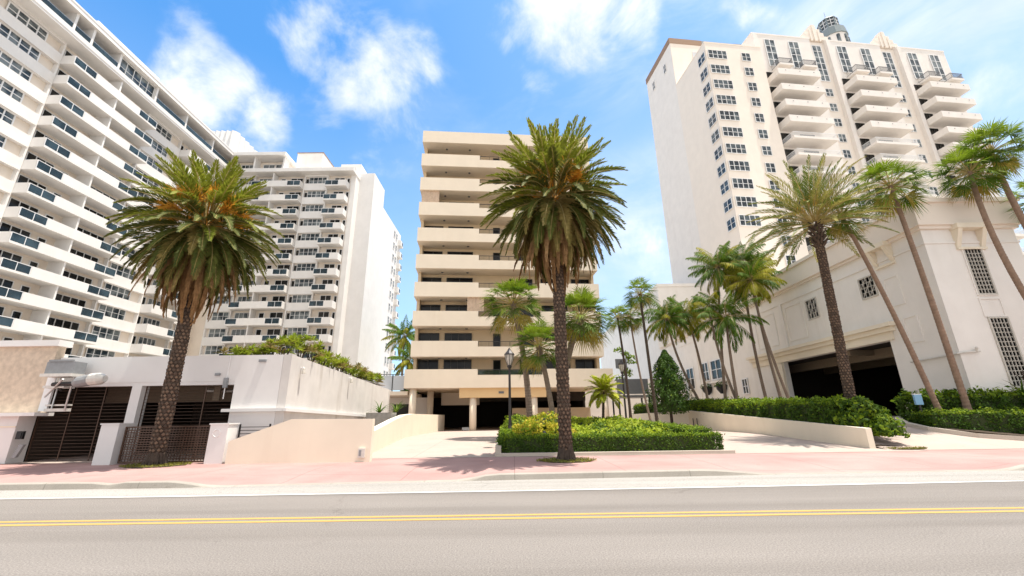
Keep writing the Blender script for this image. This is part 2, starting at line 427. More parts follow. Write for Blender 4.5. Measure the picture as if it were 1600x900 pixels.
def blob_leaves(b, c, r, N, size, mis, seed_amp=.18, lower=-.35, shell=.35, aspect=.45):
    """uneven leaf mound: leaves through the outer shell of a bumpy ellipsoid"""
    d = unit(RNG.normal(0, 1, (int(N * 1.6), 3))); d = d[d[:, 2] > lower][:N]
    ph = RNG.uniform(0, 6, 4)
    bump = 1 + seed_amp * (np.sin(d[:, 0] * 5 + ph[0]) * np.sin(d[:, 1] * 5 + ph[1]) + .6 * np.sin(d[:, 2] * 7 + ph[2] + d[:, 0] * 3))
    rr = (1 - shell * RNG.random(len(d)) ** 1.6) * bump
    P = np.array(c) + d * rr[:, None] * np.array(r)
    mi = RNG.choice(mis, len(d)).tolist()
    leaves(b, P, d, size, mi, aspect, .7)

def mound(b, c, r, mi, n=10):
    V = []; F = []
    for j in range(n // 2 + 1):
        ph = PI / 2 * j / (n // 2)
        for i in range(n):
            th = 2 * PI * i / n
            V.append((c[0] + r[0] * math.cos(ph) * math.cos(th), c[1] + r[1] * math.cos(ph) * math.sin(th), c[2] + r[2] * math.sin(ph)))
    for j in range(n // 2):
        for i in range(n): F.append((j * n + i, j * n + (i + 1) % n, (j + 1) * n + (i + 1) % n, (j + 1) * n + i))
    b.add(V, F, mi)

def bent(p0, p1, p2=None, n=14):
    """smooth path through base, middle, top"""
    p0, p1 = np.array(p0, float), np.array(p1, float)
    if p2 is None:
        return [tuple(p0 + (p1 - p0) * t) for t in np.linspace(0, 1, n)]
    p2 = np.array(p2, float); q = 2 * p1 - (p0 + p2) / 2
    return [tuple((1 - t) ** 2 * p0 + 2 * t * (1 - t) * q + t * t * p2) for t in np.linspace(0, 1, n)]

def ringed_trunk(name, path, r0, r1, mat, par, flare=1.35, ring=.16, bumpf=.045, n=12, top_boots=None):
    b = MB([mat])
    L = sum((Vector(path[i + 1]) - Vector(path[i])).length for i in range(len(path) - 1))
    m = max(24, int(L / ring * 2)); P = []; R = []
    pv = [Vector(p) for p in path]
    for i in range(m + 1):
        t = i / m * (len(pv) - 1); k = min(int(t), len(pv) - 2); P.append(tuple(pv[k].lerp(pv[k + 1], t - k)))
        f = i / m; r = r0 + (r1 - r0) * min(1, f * 1.1)
        if f < .08: r *= 1 + (flare - 1) * (1 - f / .08) ** 2
        R.append(r * (1 + bumpf * (1 if i % 2 else -1) * random.uniform(.5, 1.2)))
    b.tube(P, R, n, 0)
    if top_boots:
        boots(b, P[-1], top_boots[0], top_boots[1], r1 * 1.05, 0)
    return b.build('trunk', par, smooth=False)

def boots(b, top, h, n, r, mi):
    for k in range(n):
        z = top[2] - h * (k / n); a = k * 2.39996
        c = Vector((top[0], top[1], z)); o = Vector((math.cos(a), math.sin(a), 0)); s = Vector((-o.y, o.x, 0))
        p = c + o * r * .8; q = c + o * r * random.uniform(1.25, 1.6) + Vector((0, 0, .16))
        w = .06
        b.hull8([tuple(p - s * w - Vector((0, 0, .06))), tuple(p + s * w - Vector((0, 0, .06))), tuple(p + s * w + Vector((0, 0, .05))), tuple(p - s * w + Vector((0, 0, .05)))],
                [tuple(q - s * w * .6 - Vector((0, 0, .03))), tuple(q + s * w * .6 - Vector((0, 0, .03))), tuple(q + s * w * .6 + Vector((0, 0, .03))), tuple(q - s * w * .6 + Vector((0, 0, .03)))], mi)

def phoenix_trunk(par, base, top, r0, r1, moss=False):
    """thick date palm trunk clad in a spiral of diamond leaf scars"""
    b = MB(['trunk_cp', 'trunk_boot', 'trunk_root'])
    p0, p1 = Vector(base), Vector(top); H = (p1 - p0).length; m = 40
    P = [tuple(p0.lerp(p1, i / m)) for i in range(m + 1)]
    R = [(r0 + (r1 - r0) * i / m) * .9 * (1 + .45 * max(0, 1 - i / m * H / .55) ** 2) for i in range(m + 1)]
    b.tube(P, R, 16, 0)
    per = 11; dz = .135; rows = int((H - .35) / dz)
    for j in range(rows):
        z = .35 + j * dz; f = z / H; c = p0.lerp(p1, f); r = r0 + (r1 - r0) * f
        for k in range(per):
            a = 2 * PI * (k + .5 * (j % 2)) / per + j * .03 + random.uniform(-.05, .05)
            o = Vector((math.cos(a), math.sin(a), 0)); s = Vector((-o.y, o.x, 0)); zz = c + Vector((0, 0, random.uniform(-.015, .015)))
            w = 2 * PI * r / per * .52; h = dz * .95; out = r * random.uniform(1.04, 1.16)
            ins = zz + o * r * .82
            v = [ins - s * w, ins - Vector((0, 0, h)), ins + s * w, ins + Vector((0, 0, h * .9)),
                 zz + o * out - s * w * .9 + Vector((0, 0, .015)), zz + o * out * .99 - Vector((0, 0, h * .25)), zz + o * out + s * w * .9 + Vector((0, 0, .02)), zz + o * out + Vector((0, 0, h * .6))]
            b.add([tuple(q) for q in v], [(0, 1, 5, 4), (1, 2, 6, 5), (2, 3, 7, 6), (3, 0, 4, 7)], 0)
            b.add([tuple(q) for q in v[4:]], [(0, 1, 2, 3)], 1 if random.random() < .6 else 0)
    # root flare: stubby aerial roots
    for k in range(26):
        a = 2 * PI * k / 26 + random.uniform(-.1, .1); o = Vector((math.cos(a), math.sin(a), 0))
        b.tube([tuple(p0 + o * r0 * .95 + Vector((0, 0, random.uniform(.3, .5)))), tuple(p0 + o * r0 * 1.25 + Vector((0, 0, .15))), tuple(p0 + o * r0 * random.uniform(1.4, 1.65) + Vector((0, 0, -.02)))], [.05, .055, .03], 5, 2)
    return b.build('trunk', par)

def canary_palm(base, crown, r0, r1, R, label, nfr=190, skirt=54, skirt_len=3.25, group=None):
    t = thing('canary_palm', base, label, 'palm tree', group)
    top = (crown[0], crown[1], crown[2] - .25)
    phoenix_trunk(t, base, top, r0, r1)
    b = MB(['cp_a', 'cp_b', 'cp_c', 'cp_rachis'])
    c = np.array(crown)
    for k in range(nfr):
        f = (k + .5) / nfr                       # 0 top .. 1 bottom
        az = k * 2.39996 + random.uniform(-.25, .25)
        el = rad(84 - 146 * f ** .74) + random.uniform(-.12, .12)
        L = R * (1.08 if f < .3 else 1.14) * random.uniform(.88, 1.07)
        if f < .22: droop = random.uniform(.25, .6)
        elif el > 0: droop = random.uniform(.75, 1.25)
        else: droop = random.uniform(.5, .95)
        mi = 1 if f < .28 else (0 if f < .85 else (2 if random.random() < .6 else 0))
        if .28 <= f < .78 and random.random() < .25: mi = 2 if f > .6 else 1
        rb = .18 + .14 * f
        bs = c + np.array([math.cos(az) * rb, math.sin(az) * rb, .35 - .7 * f])
        frond(b, bs, az, el, L, droop, 50, .46, .052, mi, 3, 48, 26, .38 if f < .34 else .22, .08, .028, .55, random.uniform(-.25, .25))
    b.build('crown', t)
    d = MB(['cp_dead', 'cp_c'])
    for k in range(skirt):
        az = k * 2.39996 + random.uniform(-.3, .3); f = k / skirt
        el = rad(-46 - 34 * f) + random.uniform(-.1, .1)
        bs = c + np.array([math.cos(az) * .3, math.sin(az) * .3, -.35 - .6 * f])
        frond(d, bs, az, el, skirt_len * random.uniform(.75, 1.05), .75 * random.uniform(.7, 1.2), 30, .42, .06, 0 if random.random() < .85 else 1, 0, 30, 10, .15, .5, .03, .5)
    d.build('dead_fronds', t)
    s = MB(['cp_orange'])
    for k in range(38):
        az = k * 2.39996 + random.uniform(-.3, .3); el = rad(random.uniform(14, 64)); bs = c + np.array([math.cos(az) * .2, math.sin(az) * .2, .1])
        L = random.uniform(1.3, 1.9)
        e = np.array([math.cos(el) * math.cos(az), math.cos(el) * math.sin(az), math.sin(el)])
        s.tube([tuple(bs), tuple(bs + e * L * .5), tuple(bs + e * L * .8 - np.array([0, 0, .05]))], [.03, .026, .02], 5, 0)
        tip = bs + e * L * .62
        N = 48; dd = unit(e + RNG.normal(0, .55, (N, 3))); l = RNG.uniform(.25, .55, (N, 1))
        st = tip + e * RNG.uniform(-.15, .25, (N, 1))
        w = unit(np.cross(dd, RNG.normal(0, 1, (N, 3)))) * .016
        en = st + dd * l; en[:, 2] -= .1
        s.quads(np.stack([st - w, st + w, en + w, en - w], 1), 0)
    s.build('flower_stalks', t)
    return t

def grass_ring(loc, r, label, group):
    b = MB(['moss', 'soil'])
    n = 18; b.prism([(loc[0] + r * 1.0 * math.cos(2 * PI * k / n) * random.uniform(.85, 1.1), loc[1] + r * .8 * math.sin(2 * PI * k / n)) for k in range(n)], loc[2] - .02, loc[2] + .012, 1)
    N = 1500; a = RNG.uniform(0, 2 * PI, N); q = np.sqrt(RNG.random(N)) * r
    C = np.stack([loc[0] + np.cos(a) * q * 1.1, loc[1] + np.sin(a) * q * .85, loc[2] + RNG.uniform(.01, .06, N)], 1)
    leaves(b, C, np.repeat([[0, 0, 1.]], N, 0), .07, 0, .3, .9)
    return tag(b.build('grass_tuft'), label, 'grass', group, 'stuff')

# ------------------------------------------------------------------ the setting: ground, road, sidewalk, drives
def struct(b, name): return tag(b.build(name), kind='structure')
def sheet(name, poly, z, mat):
    b = MB([mat]); b.add([(x, y, z) for x, y in poly], [tuple(range(len(poly)))]); b.closed = False
    return struct(b, name)
sheet('ground', [(-900, -900), (900, -900), (900, 900), (-900, 900)], -.02, 'ground')
sheet('road', [(-400, -14), (400, -14), (400, 12.75), (-400, 12.75)], 0, 'asphalt')
GUT = [(-60, 10.35), (-8, 10.42), (0, 10.53), (6, 10.7), (12, 10.95), (60, 12.2)]
sheet('gutter_strip', GUT + [(60, 13.9), (16, 12.95), (6, 12.68), (0, 12.4), (-8, 11.85), (-60, 11.85)], .004, 'pale_strip')
b = MB(['white_line']); b.closed = False
for (x0, y0), (x1, y1) in zip(GUT, GUT[1:]):
    b.add([(x0, y0 - .05, .008), (x1, y1 - .05, .008), (x1, y1 + .11, .008), (x0, y0 + .11, .008)], [(0, 1, 2, 3)])
struct(b, 'road_edge_line')
for k, y in enumerate((7.77, 8.02)):
    sheet('yellow_line', [(-400, y), (400, y), (400, y + .12), (-400, y + .12)], .004, 'yellow_line')

def kerb_y(x):
    pts = [(-60, 11.75), (-8, 11.75), (0, 12.36), (6, 12.62), (14, 12.8), (60, 13.8)]
    for (a, c), (d, e) in zip(pts, pts[1:]):
        if x <= d: return c + (e - c) * (x - a) / (d - a)
    return pts[-1][1]
def kerb_h(x):
    # full height kerbs, dropped at the driveways
    def sm(a, b_, v):
        t = min(1, max(0, (v - a) / (b_ - a))); return t * t * (3 - 2 * t)
    up = (1 - sm(-10.9, -10.3, x)) if x < -10.6 else 0
    up = max(up, sm(-10.7, -10.2, x) * (1 - sm(-8.9, -7.6, x)))
    up = max(up, sm(-1.6, -.5, x) * (1 - sm(5.0, 7.4, x)))
    up = max(up, sm(13.6, 14.6, x))
    return .015 + .135 * up
XS = [-60] + [x * .4 - 26 for x in range(0, 131)] + [60]
def back_y(x): return 17.4 if x < -5 else (18.3 if x > 8.6 else 17.4 + (x + 5) * .066)
b = MB(['pink']); V = []; F = []; rows = [0, .25, .7, 1.3, 2.2, 3.4, 1e9]
for x in XS:
    y0 = kerb_y(x) + .17; h = kerb_h(x)
    for r in rows:
        y = min(y0 + r, back_y(x) + 1.2) if r < 1e8 else back_y(x) + 1.2
        t = min(1, r / 2.2); t = t * t * (3 - 2 * t)
        V.append((x, y, h + (.15 - h) * t))
nr = len(rows)
for i in range(len(XS) - 1):
    for j in range(nr - 1): F.append((i * nr + j, (i + 1) * nr + j, (i + 1) * nr + j + 1, i * nr + j + 1))
b.add(V, F); b.closed = False; struct(b, 'sidewalk')
b = MB(['kerb']); V = []; F = []
for x in XS:
    y0 = kerb_y(x); h = kerb_h(x) + .004
    V += [(x, y0 - .03, -.01), (x, y0, h - .02), (x, y0 + .025, h), (x, y0 + .18, h + .001)]
for i in range(len(XS) - 1):
    for j in range(3): F.append((i * 4 + j, (i + 1) * 4 + j, (i + 1) * 4 + j + 1, i * 4 + j + 1))
b.add(V, F); b.closed = False; struct(b, 'kerb')

# lot behind the left sidewalk and the central drive up to the carport
def zc(y): return .158 + max(0, min(1, (y - 18.2) / 9)) * .33
b = MB(['drive']); V = []; F = []; ys = [17.5, 18.2, 20, 22, 24, 26, 28, 32, 40, 50, 64]
for y in ys: V += [(-30, y, .157 if y < 34 else zc(y)), (-7.4, y, zc(y)), (-.5, y, zc(y) + .001), (16, y, zc(y))]
for j in range(len(ys) - 1):
    for i in range(3): F.append((j * 4 + i, j * 4 + i + 1, j * 4 + i + 5, j * 4 + i + 4))
b.add(V, F); b.closed = False; struct(b, 'central_driveway')
def zr(y): return float(np.interp(y, [18.3, 20, 22, 23.5, 28], [.16, .42, .88, 1.15, 1.36]))
b = MB(['drive']); V = []; F = []; ys = [17.9, 18.3, 19.2, 20.5, 22, 24, 26, 27.5, 28.4, 32, 46]
for y in ys: V += [(15.1, y, zr(y)), (20, y, zr(y)), (45, y, zr(y))]
for j in range(len(ys) - 1):
    for i in range(2): F.append((j * 3 + i, j * 3 + i + 1, j * 3 + i + 4, j * 3 + i + 3))
b.add(V, F); b.closed = False; struct(b, 'garage_driveway')

# ------------------------------------------------------------------ big white apartment block on the left
FA = Frame((-52.3, 0), 90)      # long wing, faces +x
FB = Frame((0, 68.8), 0)        # end wing, faces the street
T = thing('apartment_block', (-60, 60, 0), 'tall white L-shaped apartment block with stacked balconies along two wings', 'apartment building')
ROWS = 14; ST = 2.9; Z0 = 44.2
def balcony(par, fr, s0, s1, d0, d1, zt, solid, gl, h=1.22, mat='white', railm='frame_white', gm='glass_rail', ret=(1, 1)):
    """one balcony: slab, solid parapet over the ranges 'solid', glass balustrade over the ranges 'gl'"""
    b = MB([mat], fr); zb = zt - h; w = .14
    b.box(s0 + w, s1 - w, d0, d1 - w, zb, zb + .2)
    b.box(s0, s0 + w, d0, d1 - w, zb, zt); b.box(s1 - w, s1, d0, d1 - w, zb, zt)
    for a, c in solid: b.box(a, c, d1 - w, d1, zb, zt)
    for a, c in gl: b.box(a, c, d1 - w, d1, zb, zb + .24)
    o = b.build('balcony', par)
    if gl:
        for a, c in gl:
            g = MB([gm, railm], fr)
            n = max(1, round((c - a) / 1.4))
            g.box(a + .02, c - .02, d1 - .09, d1 - .03, zt - .07, zt - .005, 1)
            for k in range(n + 1):
                x = a + .04 + (c - a - .08) * k / n; g.box(x - .03, x + .03, d1 - .085, d1 - .035, zb + .24, zt - .07, 1)
            for k in range(n):
                x0 = a + .08 + (c - a - .08) * k / n; x1 = a + (c - a - .08) * (k + 1) / n
                g.box(x0, x1, d1 - .068, d1 - .052, zb + .30, zt - .09, 0)
            g.build('glass_panel', o)
    return o
# walls: long wing, end wing, blank end slab
b = MB(['warmwall', 'white', 'white_front', 'asphalt_roof'])
b.box(-75, -54.4, 8, 86, -.1, 46.0, 0)
b.box(-54.4, -29.55, 70.5, 88, -.1, 46.0, 0)
b.box(-56.6, -29.3, 70.44, 70.5, 46.0, 46.35, 1)
b.build('wall', T)
b = MB(['white_front']); b.prism([(-29.55, 72.2), (-26.45, 72.2), (-26.45, 78.7), (-29.55, 78.7)], -.1, 47.6)
b.box(-40, -26.45, 78.7, 93, -.1, 43.6); b.build('end_wall', T)
b = MB(['white'], FB)          # narrow return between balconies and the end slab
b.box(-30.2, -29.3, -3.4, -1.55, -.1, 46.3); b.build('end_wall', T)
for k in range(12):           # windows and little balconies far down the end wall
    z = 41.0 - k * ST * .98
    window(T, Frame((-26.45, 0), 90), 87.2, .02, z, 1.0, 1.5, 1, 2, fw=.07); window(T, Frame((-26.45, 0), 90), 89.0, .02, z, 1.0, 1.5, 1, 2, fw=.07)
for k in range(13):
    z = 41.5 - k * ST * .98
    balcony(T, Frame((-26.45, 0), 90), 90.8, 93.0, 0, .75, z, [(90.94, 91.7)], [(91.7, 92.86)])
# floor bands of the flush window bays (give each bank its ledge)
def band(fr, s0, s1, d0, d1):
    b = MB(['white'], fr)
    for k in range(ROWS + 1):
        zt = Z0 - ST * k
        b.box(s0, s1, d0, d1, zt - 1.42, zt + .0)
        b.box(s0, s1, d1, d1 + .06, zt - 1.42, zt - 1.22)
    b.box(s0, s1, d0, d1 - .01, Z0 + 1.5, 46.0)
    for e in (s0, s1): b.box(e - .1, e + .1, d0, d1 + .004, -.1, 46.0)
    b.build('spandrel', T)
band(FA, 52.72, 59.1, -2.1, -1.62); band(FA, 29.0, 40.28, -2.1, -1.62); band(FA, 65.55, 68.6, -2.1, -1.62)
band(FB, -38.75, -34.5, -1.7, -1.2); band(FB, -52.0, -48.15, -1.7, -1.2)
for k in range(ROWS):
    zt = Z0 - ST * k
    # long wing
    balcony(T, FA, 40.4, 52.6, -2.1, 0, zt, [(43.2, 49.6)], [(40.4, 43.2), (49.6, 52.6)])
    balcony(T, FA, 59.22, 65.42, -2.1, 0, zt, [(59.22, 62.95)], [(62.95, 65.42)])
    b = MB(['white'], FA); b.box(46.3, 46.5, -2.1, -.16, zt - 1.02, zt + 1.68); b.build('party_wall', T)
    for s, w, n in ((40.75, 2.9, 3), (47.9, 3.9, 4), (60.6, 3.0, 4)):
        window(T, FA, s, -2.08, zt - .95, w, 2.3, n, 2, gm='glass_dark' if s < 60 else 'glass_blue', name='balcony_window')
    window(T, FA, 44.4, -2.08, zt - .98, .95, 2.2, 1, 1, gm='glass_dark', name='balcony_door', fw=.08)
    window(T, FA, 59.45, -2.08, zt - .95, .75, 2.25, 1, 1, gm='glass_dark', name='balcony_door', fw=.08)
    window(T, FA, 53.5, -2.0, zt + .02, 3.95, 1.48, 4, 2)
    window(T, FA, 34.55, -2.0, zt + .02, 4.05, 1.48, 4, 2, fw=.11)
    window(T, FA, 66.6, -2.0, zt + .02, 1.4, 1.48, 2, 2)
    if k < 8: window(T, FA, 29.6, -2.0, zt + .02, 4.05, 1.48, 4, 2, fw=.11)
    # end wing
    balcony(T, FB, -48.0, -38.9, -1.7, 0, zt, [(-46.1, -41.4)], [(-48.0, -46.1), (-41.4, -38.9)])
    balcony(T, FB, -34.35, -30.4, -1.7, 0, zt, [(-31.85, -30.4)], [(-34.35, -31.85)])
    b = MB(['white'], FB); b.box(-44.25, -44.05, -1.7, -.16, zt - 1.02, zt + 1.68); b.build('party_wall', T)
    for s, w, n in ((-47.6, 3.0, 4), (-41.6, 2.3, 2)):
        window(T, FB, s, -1.68, zt - .95, w, 2.3, n, 2, gm='glass_blue' if s < -45 else 'glass_dark', name='balcony_window')
    window(T, FB, -43.5, -1.68, zt - .95, .95, 2.25, 1, 1, gm='glass_dark', name='balcony_door', fw=.08)
    window(T, FB, -33.3, -1.68, zt - .95, 1.9, 2.3, 2, 2, gm='glass_dark', name='balcony_window')
    window(T, FB, -39.9 + 1.15, -1.68, zt - .95, .7, 2.2, 1, 1, gm='glass_dark', name='balcony_door', fw=.08)
    window(T, FB, -30.95, -1.68, zt - .95, .6, 2.2, 1, 1, gm='glass_dark', name='balcony_door', fw=.08)
    window(T, FB, -38.1, -1.62, zt + .02, 3.3, 1.48, 4, 2)
    window(T, FB, -51.4, -1.62, zt + .02, 2.8, 1.48, 3, 2)
# penthouse floor: slab, recessed wall, fins, eave
b = MB(['white'], FA); b.box(20, 68.6, -4.6, .06, 46.0, 46.75); b.box(20, 68.6, -.12, .12, 46.3, 46.9); b.build('penthouse_slab', T)
b = MB(['white']); b.box(-56.9, -42.6, 68.62, 72, 46.0, 46.75); b.box(-42.58, -29.2, 68.62, 90, 46.02, 46.7); b.build('penthouse_slab', T)
b = MB(['warmwall']); b.box(-74, -54.7, 8.5, 86, 46.7, 49.35); b.box(-54.7, -42.8, 70.6, 84, 46.7, 49.3); b.build('penthouse_wall', T)
b = MB(['white'])
b.box(-74.5, -52.05, 8, 68.3, 49.4, 50.05); b.box(-74.5, -42.2, 68.3, 86, 49.4, 50.05); b.box(-52.2, -52.0, 8, 68.3, 49.95, 50.2)
b.build('roof', T)
b = MB(['white_front']); b.box(-70, -53.6, 8, 41.5, 50.05, 51.2); b.box(-70, -53.9, 42.6, 52.6, 50.05, 52.3); b.box(-70, -53.7, 52.6, 58.6, 50.05, 51.4)
b.box(-70, -53.4, 58.6, 66.5, 50.05, 50.6); b.build('roof_parapet', T)
b = MB(['white'], FA)
for s in (21.5, 27.4, 33.2, 39.3, 41.5, 45.3, 51.4, 57.4, 63.7): MB(['white'], FA).box(s - .14, s + .14, -2.4, -.12, 46.75, 49.4).build('penthouse_fin', T)
window(T, FA, 45.5, -.55, 46.8, 5.7, 2.5, 5, 2)
for s, w in ((34.2, 3.6), (39.8, 1.4), (42.0, 2.8), (52.6, 3.8), (58.4, 4.0), (64.2, 3.6)):
    window(T, FA, s, -2.36, 46.8, w, 2.3, 3, 1, gm='glass_dark', name='balcony_window')
for s0, s1 in ((33.4, 39.1), (39.5, 41.3), (41.7, 45.1), (51.6, 57.2), (57.6, 63.5), (63.9, 68.4)):
    g = MB(['glass_rail', 'alu'], FA); g.box(s0, s1, -.14, -.12, 46.92, 47.75, 0); g.box(s0, s1, -.16, -.10, 47.75, 47.81, 1); g.build('glass_panel', T)
for s in (-51.6, -47.4, -45.0): window(T, FB, s, -1.78, 46.95, 2.2 if s > -50 else 3.0, 1.75, 2 if s > -50 else 4, 2)
b = MB(['white'], FB)
for s in (-52.6, -48.2, -42.7): MB(['white'], FB).box(s - .15, s + .15, -1.8, -.2, 46.75, 49.4).build('penthouse_fin', T)
# plant rooms on the roof
b = MB(['chevron'])
x0, x1, y0, y1 = -72.5, -59.8, 78, 96
n = 22
P = [(x0 + (x1 - x0) * i / n, y0 - (.4 if i % 2 else 0)) for i in range(n + 1)] + [(x1 + (.4 if i % 2 else 0), y0 + (y1 - y0) * i / n) for i in range(1, n + 1)] + [(x0, y1)]
b.prism(P, 50.0, 62.3); b.build('plant_room', T)
b = MB(['offwhite', 'brown_trim']); b.box(-43.2, -38.0, 74, 90, 46.7, 53.6); b.box(-43.3, -37.9, 73.9, 90.1, 53.6, 53.75, 1); b.box(-33.6, -29.6, 73, 79, 46.7, 50.2); b.build('plant_room', T)
b = MB(['white_front']); b.box(-42.4, -29.0, 69.2, 69.35, 46.7, 47.15); b.build('roof_parapet', T)

# ------------------------------------------------------------------ low garage building on the left
G = thing('garage_building', (-15, 18, .15), 'low white garage block with two dark openings and a stained side wall', 'garage')
b = MB(['white_front'])
b.box(-19.6, -9.76, 18.0, 18.35, 3.22, 4.3)                 # lintel band
b.box(-11.65, -9.76, 18.0, 18.35, .1, 3.22)                # pier right of the doors
b.box(-19.6, -11.65, 18.02, 18.3, 3.08, 3.22)
b.build('front_wall', G)
b = MB(['white_old']); b.hull8([(-9.75, 18.0, .1), (-9.4, 18.0, .1), (-9.4, 33, .1), (-9.75, 33, .1)], [(-9.75, 18.0, 4.3), (-9.4, 18.0, 4.3), (-9.4, 33, 3.75), (-9.75, 33, 3.75)])
b.build('side_wall', G)
b = MB(['white_front']); b.box(-11.9, -9.41, 17.82, 17.99, 1.98, 2.1); b.hull8([(-9.4, 17.82, 1.98), (-9.25, 17.82, 1.98), (-9.25, 33, 1.66), (-9.4, 33, 1.66)], [(-9.4, 17.82, 2.1), (-9.25, 17.82, 2.1), (-9.25, 33, 1.8), (-9.4, 33, 1.8)])
b.build('ledge', G)
b = MB(['white_front']); b.box(-15.9, -15.5, 18.0, 18.4, .1, 3.08); b.build('pillar', G)
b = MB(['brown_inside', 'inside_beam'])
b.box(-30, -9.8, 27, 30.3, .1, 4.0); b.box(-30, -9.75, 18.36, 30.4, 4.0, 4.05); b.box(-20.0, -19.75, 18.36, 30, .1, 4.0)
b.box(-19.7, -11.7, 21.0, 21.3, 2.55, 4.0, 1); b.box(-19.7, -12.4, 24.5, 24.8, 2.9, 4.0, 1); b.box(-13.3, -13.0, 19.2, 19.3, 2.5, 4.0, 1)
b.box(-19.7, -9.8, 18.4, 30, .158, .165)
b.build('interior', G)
b = MB(['pipe']); b.tube([(-13.9, 19.6, 2.95), (-11.75, 19.6, 2.9)], .06, 6); b.box(-12.2, -11.95, 18.9, 19.0, 2.0, 2.35); b.tube([(-12.08, 18.95, 2.35), (-12.0, 18.95, 2.75)], .03, 6); b.build('conduit', G)
b = MB(['asphalt_roof']); b.box(-40, -9.76, 18.36, 33, 4.05, 4.1); b.build('roof', G)
# left part: stucco above, white dado with ledge below
b = MB(['stucco', 'white_front', 'rampcream'])
b.box(-40, -19.25, 17.75, 18.1, 2.05, 4.75, 0); b.box(-40, -19.1, 17.6, 18.2, 4.75, 5.0, 1)
b.box(-40, -19.75, 17.55, 18.2, .1, 1.92, 1); b.box(-40, -18.85, 17.25, 18.0, 1.92, 2.05, 1); b.box(-40, -19.74, 17.52, 17.55, 1.5, 1.55, 2)
b.build('stucco_wall', G)
b = MB(['frame_white']); b.tube([(-12.0, 17.97, 2.5), (-12.0, 17.97, 4.28)], .018, 5); b.build('conduit', G)
b = MB(['greybox']); b.box(-12.08, -11.92, 17.9, 18.0, 2.95, 3.35); b.box(-12.5, -12.3, 17.92, 18.0, 3.45, 3.55); b.box(-10.75, -10.45, 17.92, 18.0, 4.0, 4.1); b.build('junction_box', G)
def grille(x0, x1, y, z0, z1, label):
    b = MB(['brownmetal'])
    n = int((z1 - z0) / .13)
    for k in range(n + 1):
        z = z0 + (z1 - z0) * k / n; b.box(x0, x1, y, y + .012, z - .006, z + .006)
    m = max(2, int((x1 - x0) / .95))
    for k in range(m + 1):
        x = x0 + (x1 - x0) * k / m; b.box(x - .018, x + .018, y - .022, y - .001, z0, z1)
    return tag(b.build('rolling_grille'), label, 'gate', 'rolling grilles in the garage openings')
grille(-19.7, -15.92, 18.25, .17, 3.07, 'dark rolling grille in the left garage opening beside the meter wall')
grille(-15.48, -11.7, 18.25, .17, 3.07, 'dark rolling grille in the garage opening behind the brown gate')

def gate_post(x, y, w, h, label, ring=False):
    t = thing('gate_post', (x, y, .15), label, 'gate post', 'white gate posts')
    b = MB(['white_front']); b.box(x - w / 2, x + w / 2, y, y + w * .9, .1, h); b.build('shaft', t)
    b = MB(['white_front']); b.box(x - w / 2 - .03, x + w / 2 + .03, y - .03, y + w * .9 + .03, h, h + .05); b.build('cap', t)
    if ring:
        b = MB(['white_front']); n = 24
        P = [(x - .05 + .13 * math.cos(2 * PI * k / n), y - .008, h - .3 + .13 * math.sin(2 * PI * k / n)) for k in range(n + 1)]
        b.tube(P, .02, 5); b.build('emblem', t)
gate_post(-15.05, 16.5, .66, 1.55, 'white square gate post left of the brown gate, beside the wide dark opening')
gate_post(-10.9, 16.4, .66, 1.5, 'white square gate post with a round emblem, right of the brown gate', True)
t = thing('driveway_gate', (-13, 16.75, .15), 'low brown metal basket-weave gate between two white posts', 'gate')
b = MB(['brownmetal']); x0, x1, z0, z1 = -14.65, -11.28, .24, 1.42
b.box(x0, x1, 16.72, 16.78, z0 - .06, z0); b.box(x0, x1, 16.72, 16.78, z1, z1 + .05); b.box(x0, x0 + .06, 16.72, 16.78, z0, z1); b.box(x1 - .06, x1, 16.72, 16.78, z0, z1)
b.build('gate_frame', t)
b = MB(['brownmetal'])
for k in range(1, 14):
    z = z0 + (z1 - z0) * k / 14; b.box(x0 + .06, x1 - .06, 16.735, 16.75, z - .018, z + .018)
for k in range(1, 30):
    x = x0 + (x1 - x0) * k / 30; w = .022 if k % 5 == 0 else .010; b.box(x - w, x + w, 16.752, 16.772, z0, z1)
b.build('gate_lattice', t)
t = thing('railing', (-9.8, 16.9, .15), 'black metal railing of horizontal bars behind the cream ramp wall', 'railing')
b = MB(['blackmetal'])
for x in (-10.5, -9.35, -8.6): b.box(x - .025, x + .025, 16.98, 17.03, .15, 1.5)
b.build('upright', t)
b = MB(['blackmetal'])
for k in range(10): b.box(-10.5, -8.6, 16.95, 16.975, .3 + k * .12, .325 + k * .12)
b.build('rail', t)

# equipment hung on the stucco wall
t = thing('wall_equipment', (-18.9, 17.7, 2.6), 'grey shuttered box on a white backboard and strut frame on the stucco wall', 'equipment box')
b = MB(['frame_white']); b.hull8([(-19.2, 17.66, 2.1), (-18.86, 17.66, 2.1), (-18.86, 17.74, 2.1), (-19.2, 17.74, 2.1)], [(-19.2, 17.66, 3.85), (-18.86, 17.66, 3.85), (-18.86, 17.74, 3.85), (-19.2, 17.74, 3.85)]); b.build('backboard', t)
b = MB(['greybox']); b.box(-18.9, -17.75, 17.2, 17.7, 3.55, 4.02); b.box(-18.8, -17.85, 17.15, 17.25, 4.02, 4.1); b.build('cabinet', t)
b = MB(['pipe']); b.box(-18.95, -17.7, 17.1, 17.7, 3.42, 3.54); b.box(-18.85, -18.0, 17.25, 17.7, 2.98, 3.08); b.box(-18.9, -17.9, 17.6, 17.7, 2.08, 2.2); b.box(-18.9, -17.9, 17.6, 17.7, 2.3, 2.36); b.build('shelf', t)
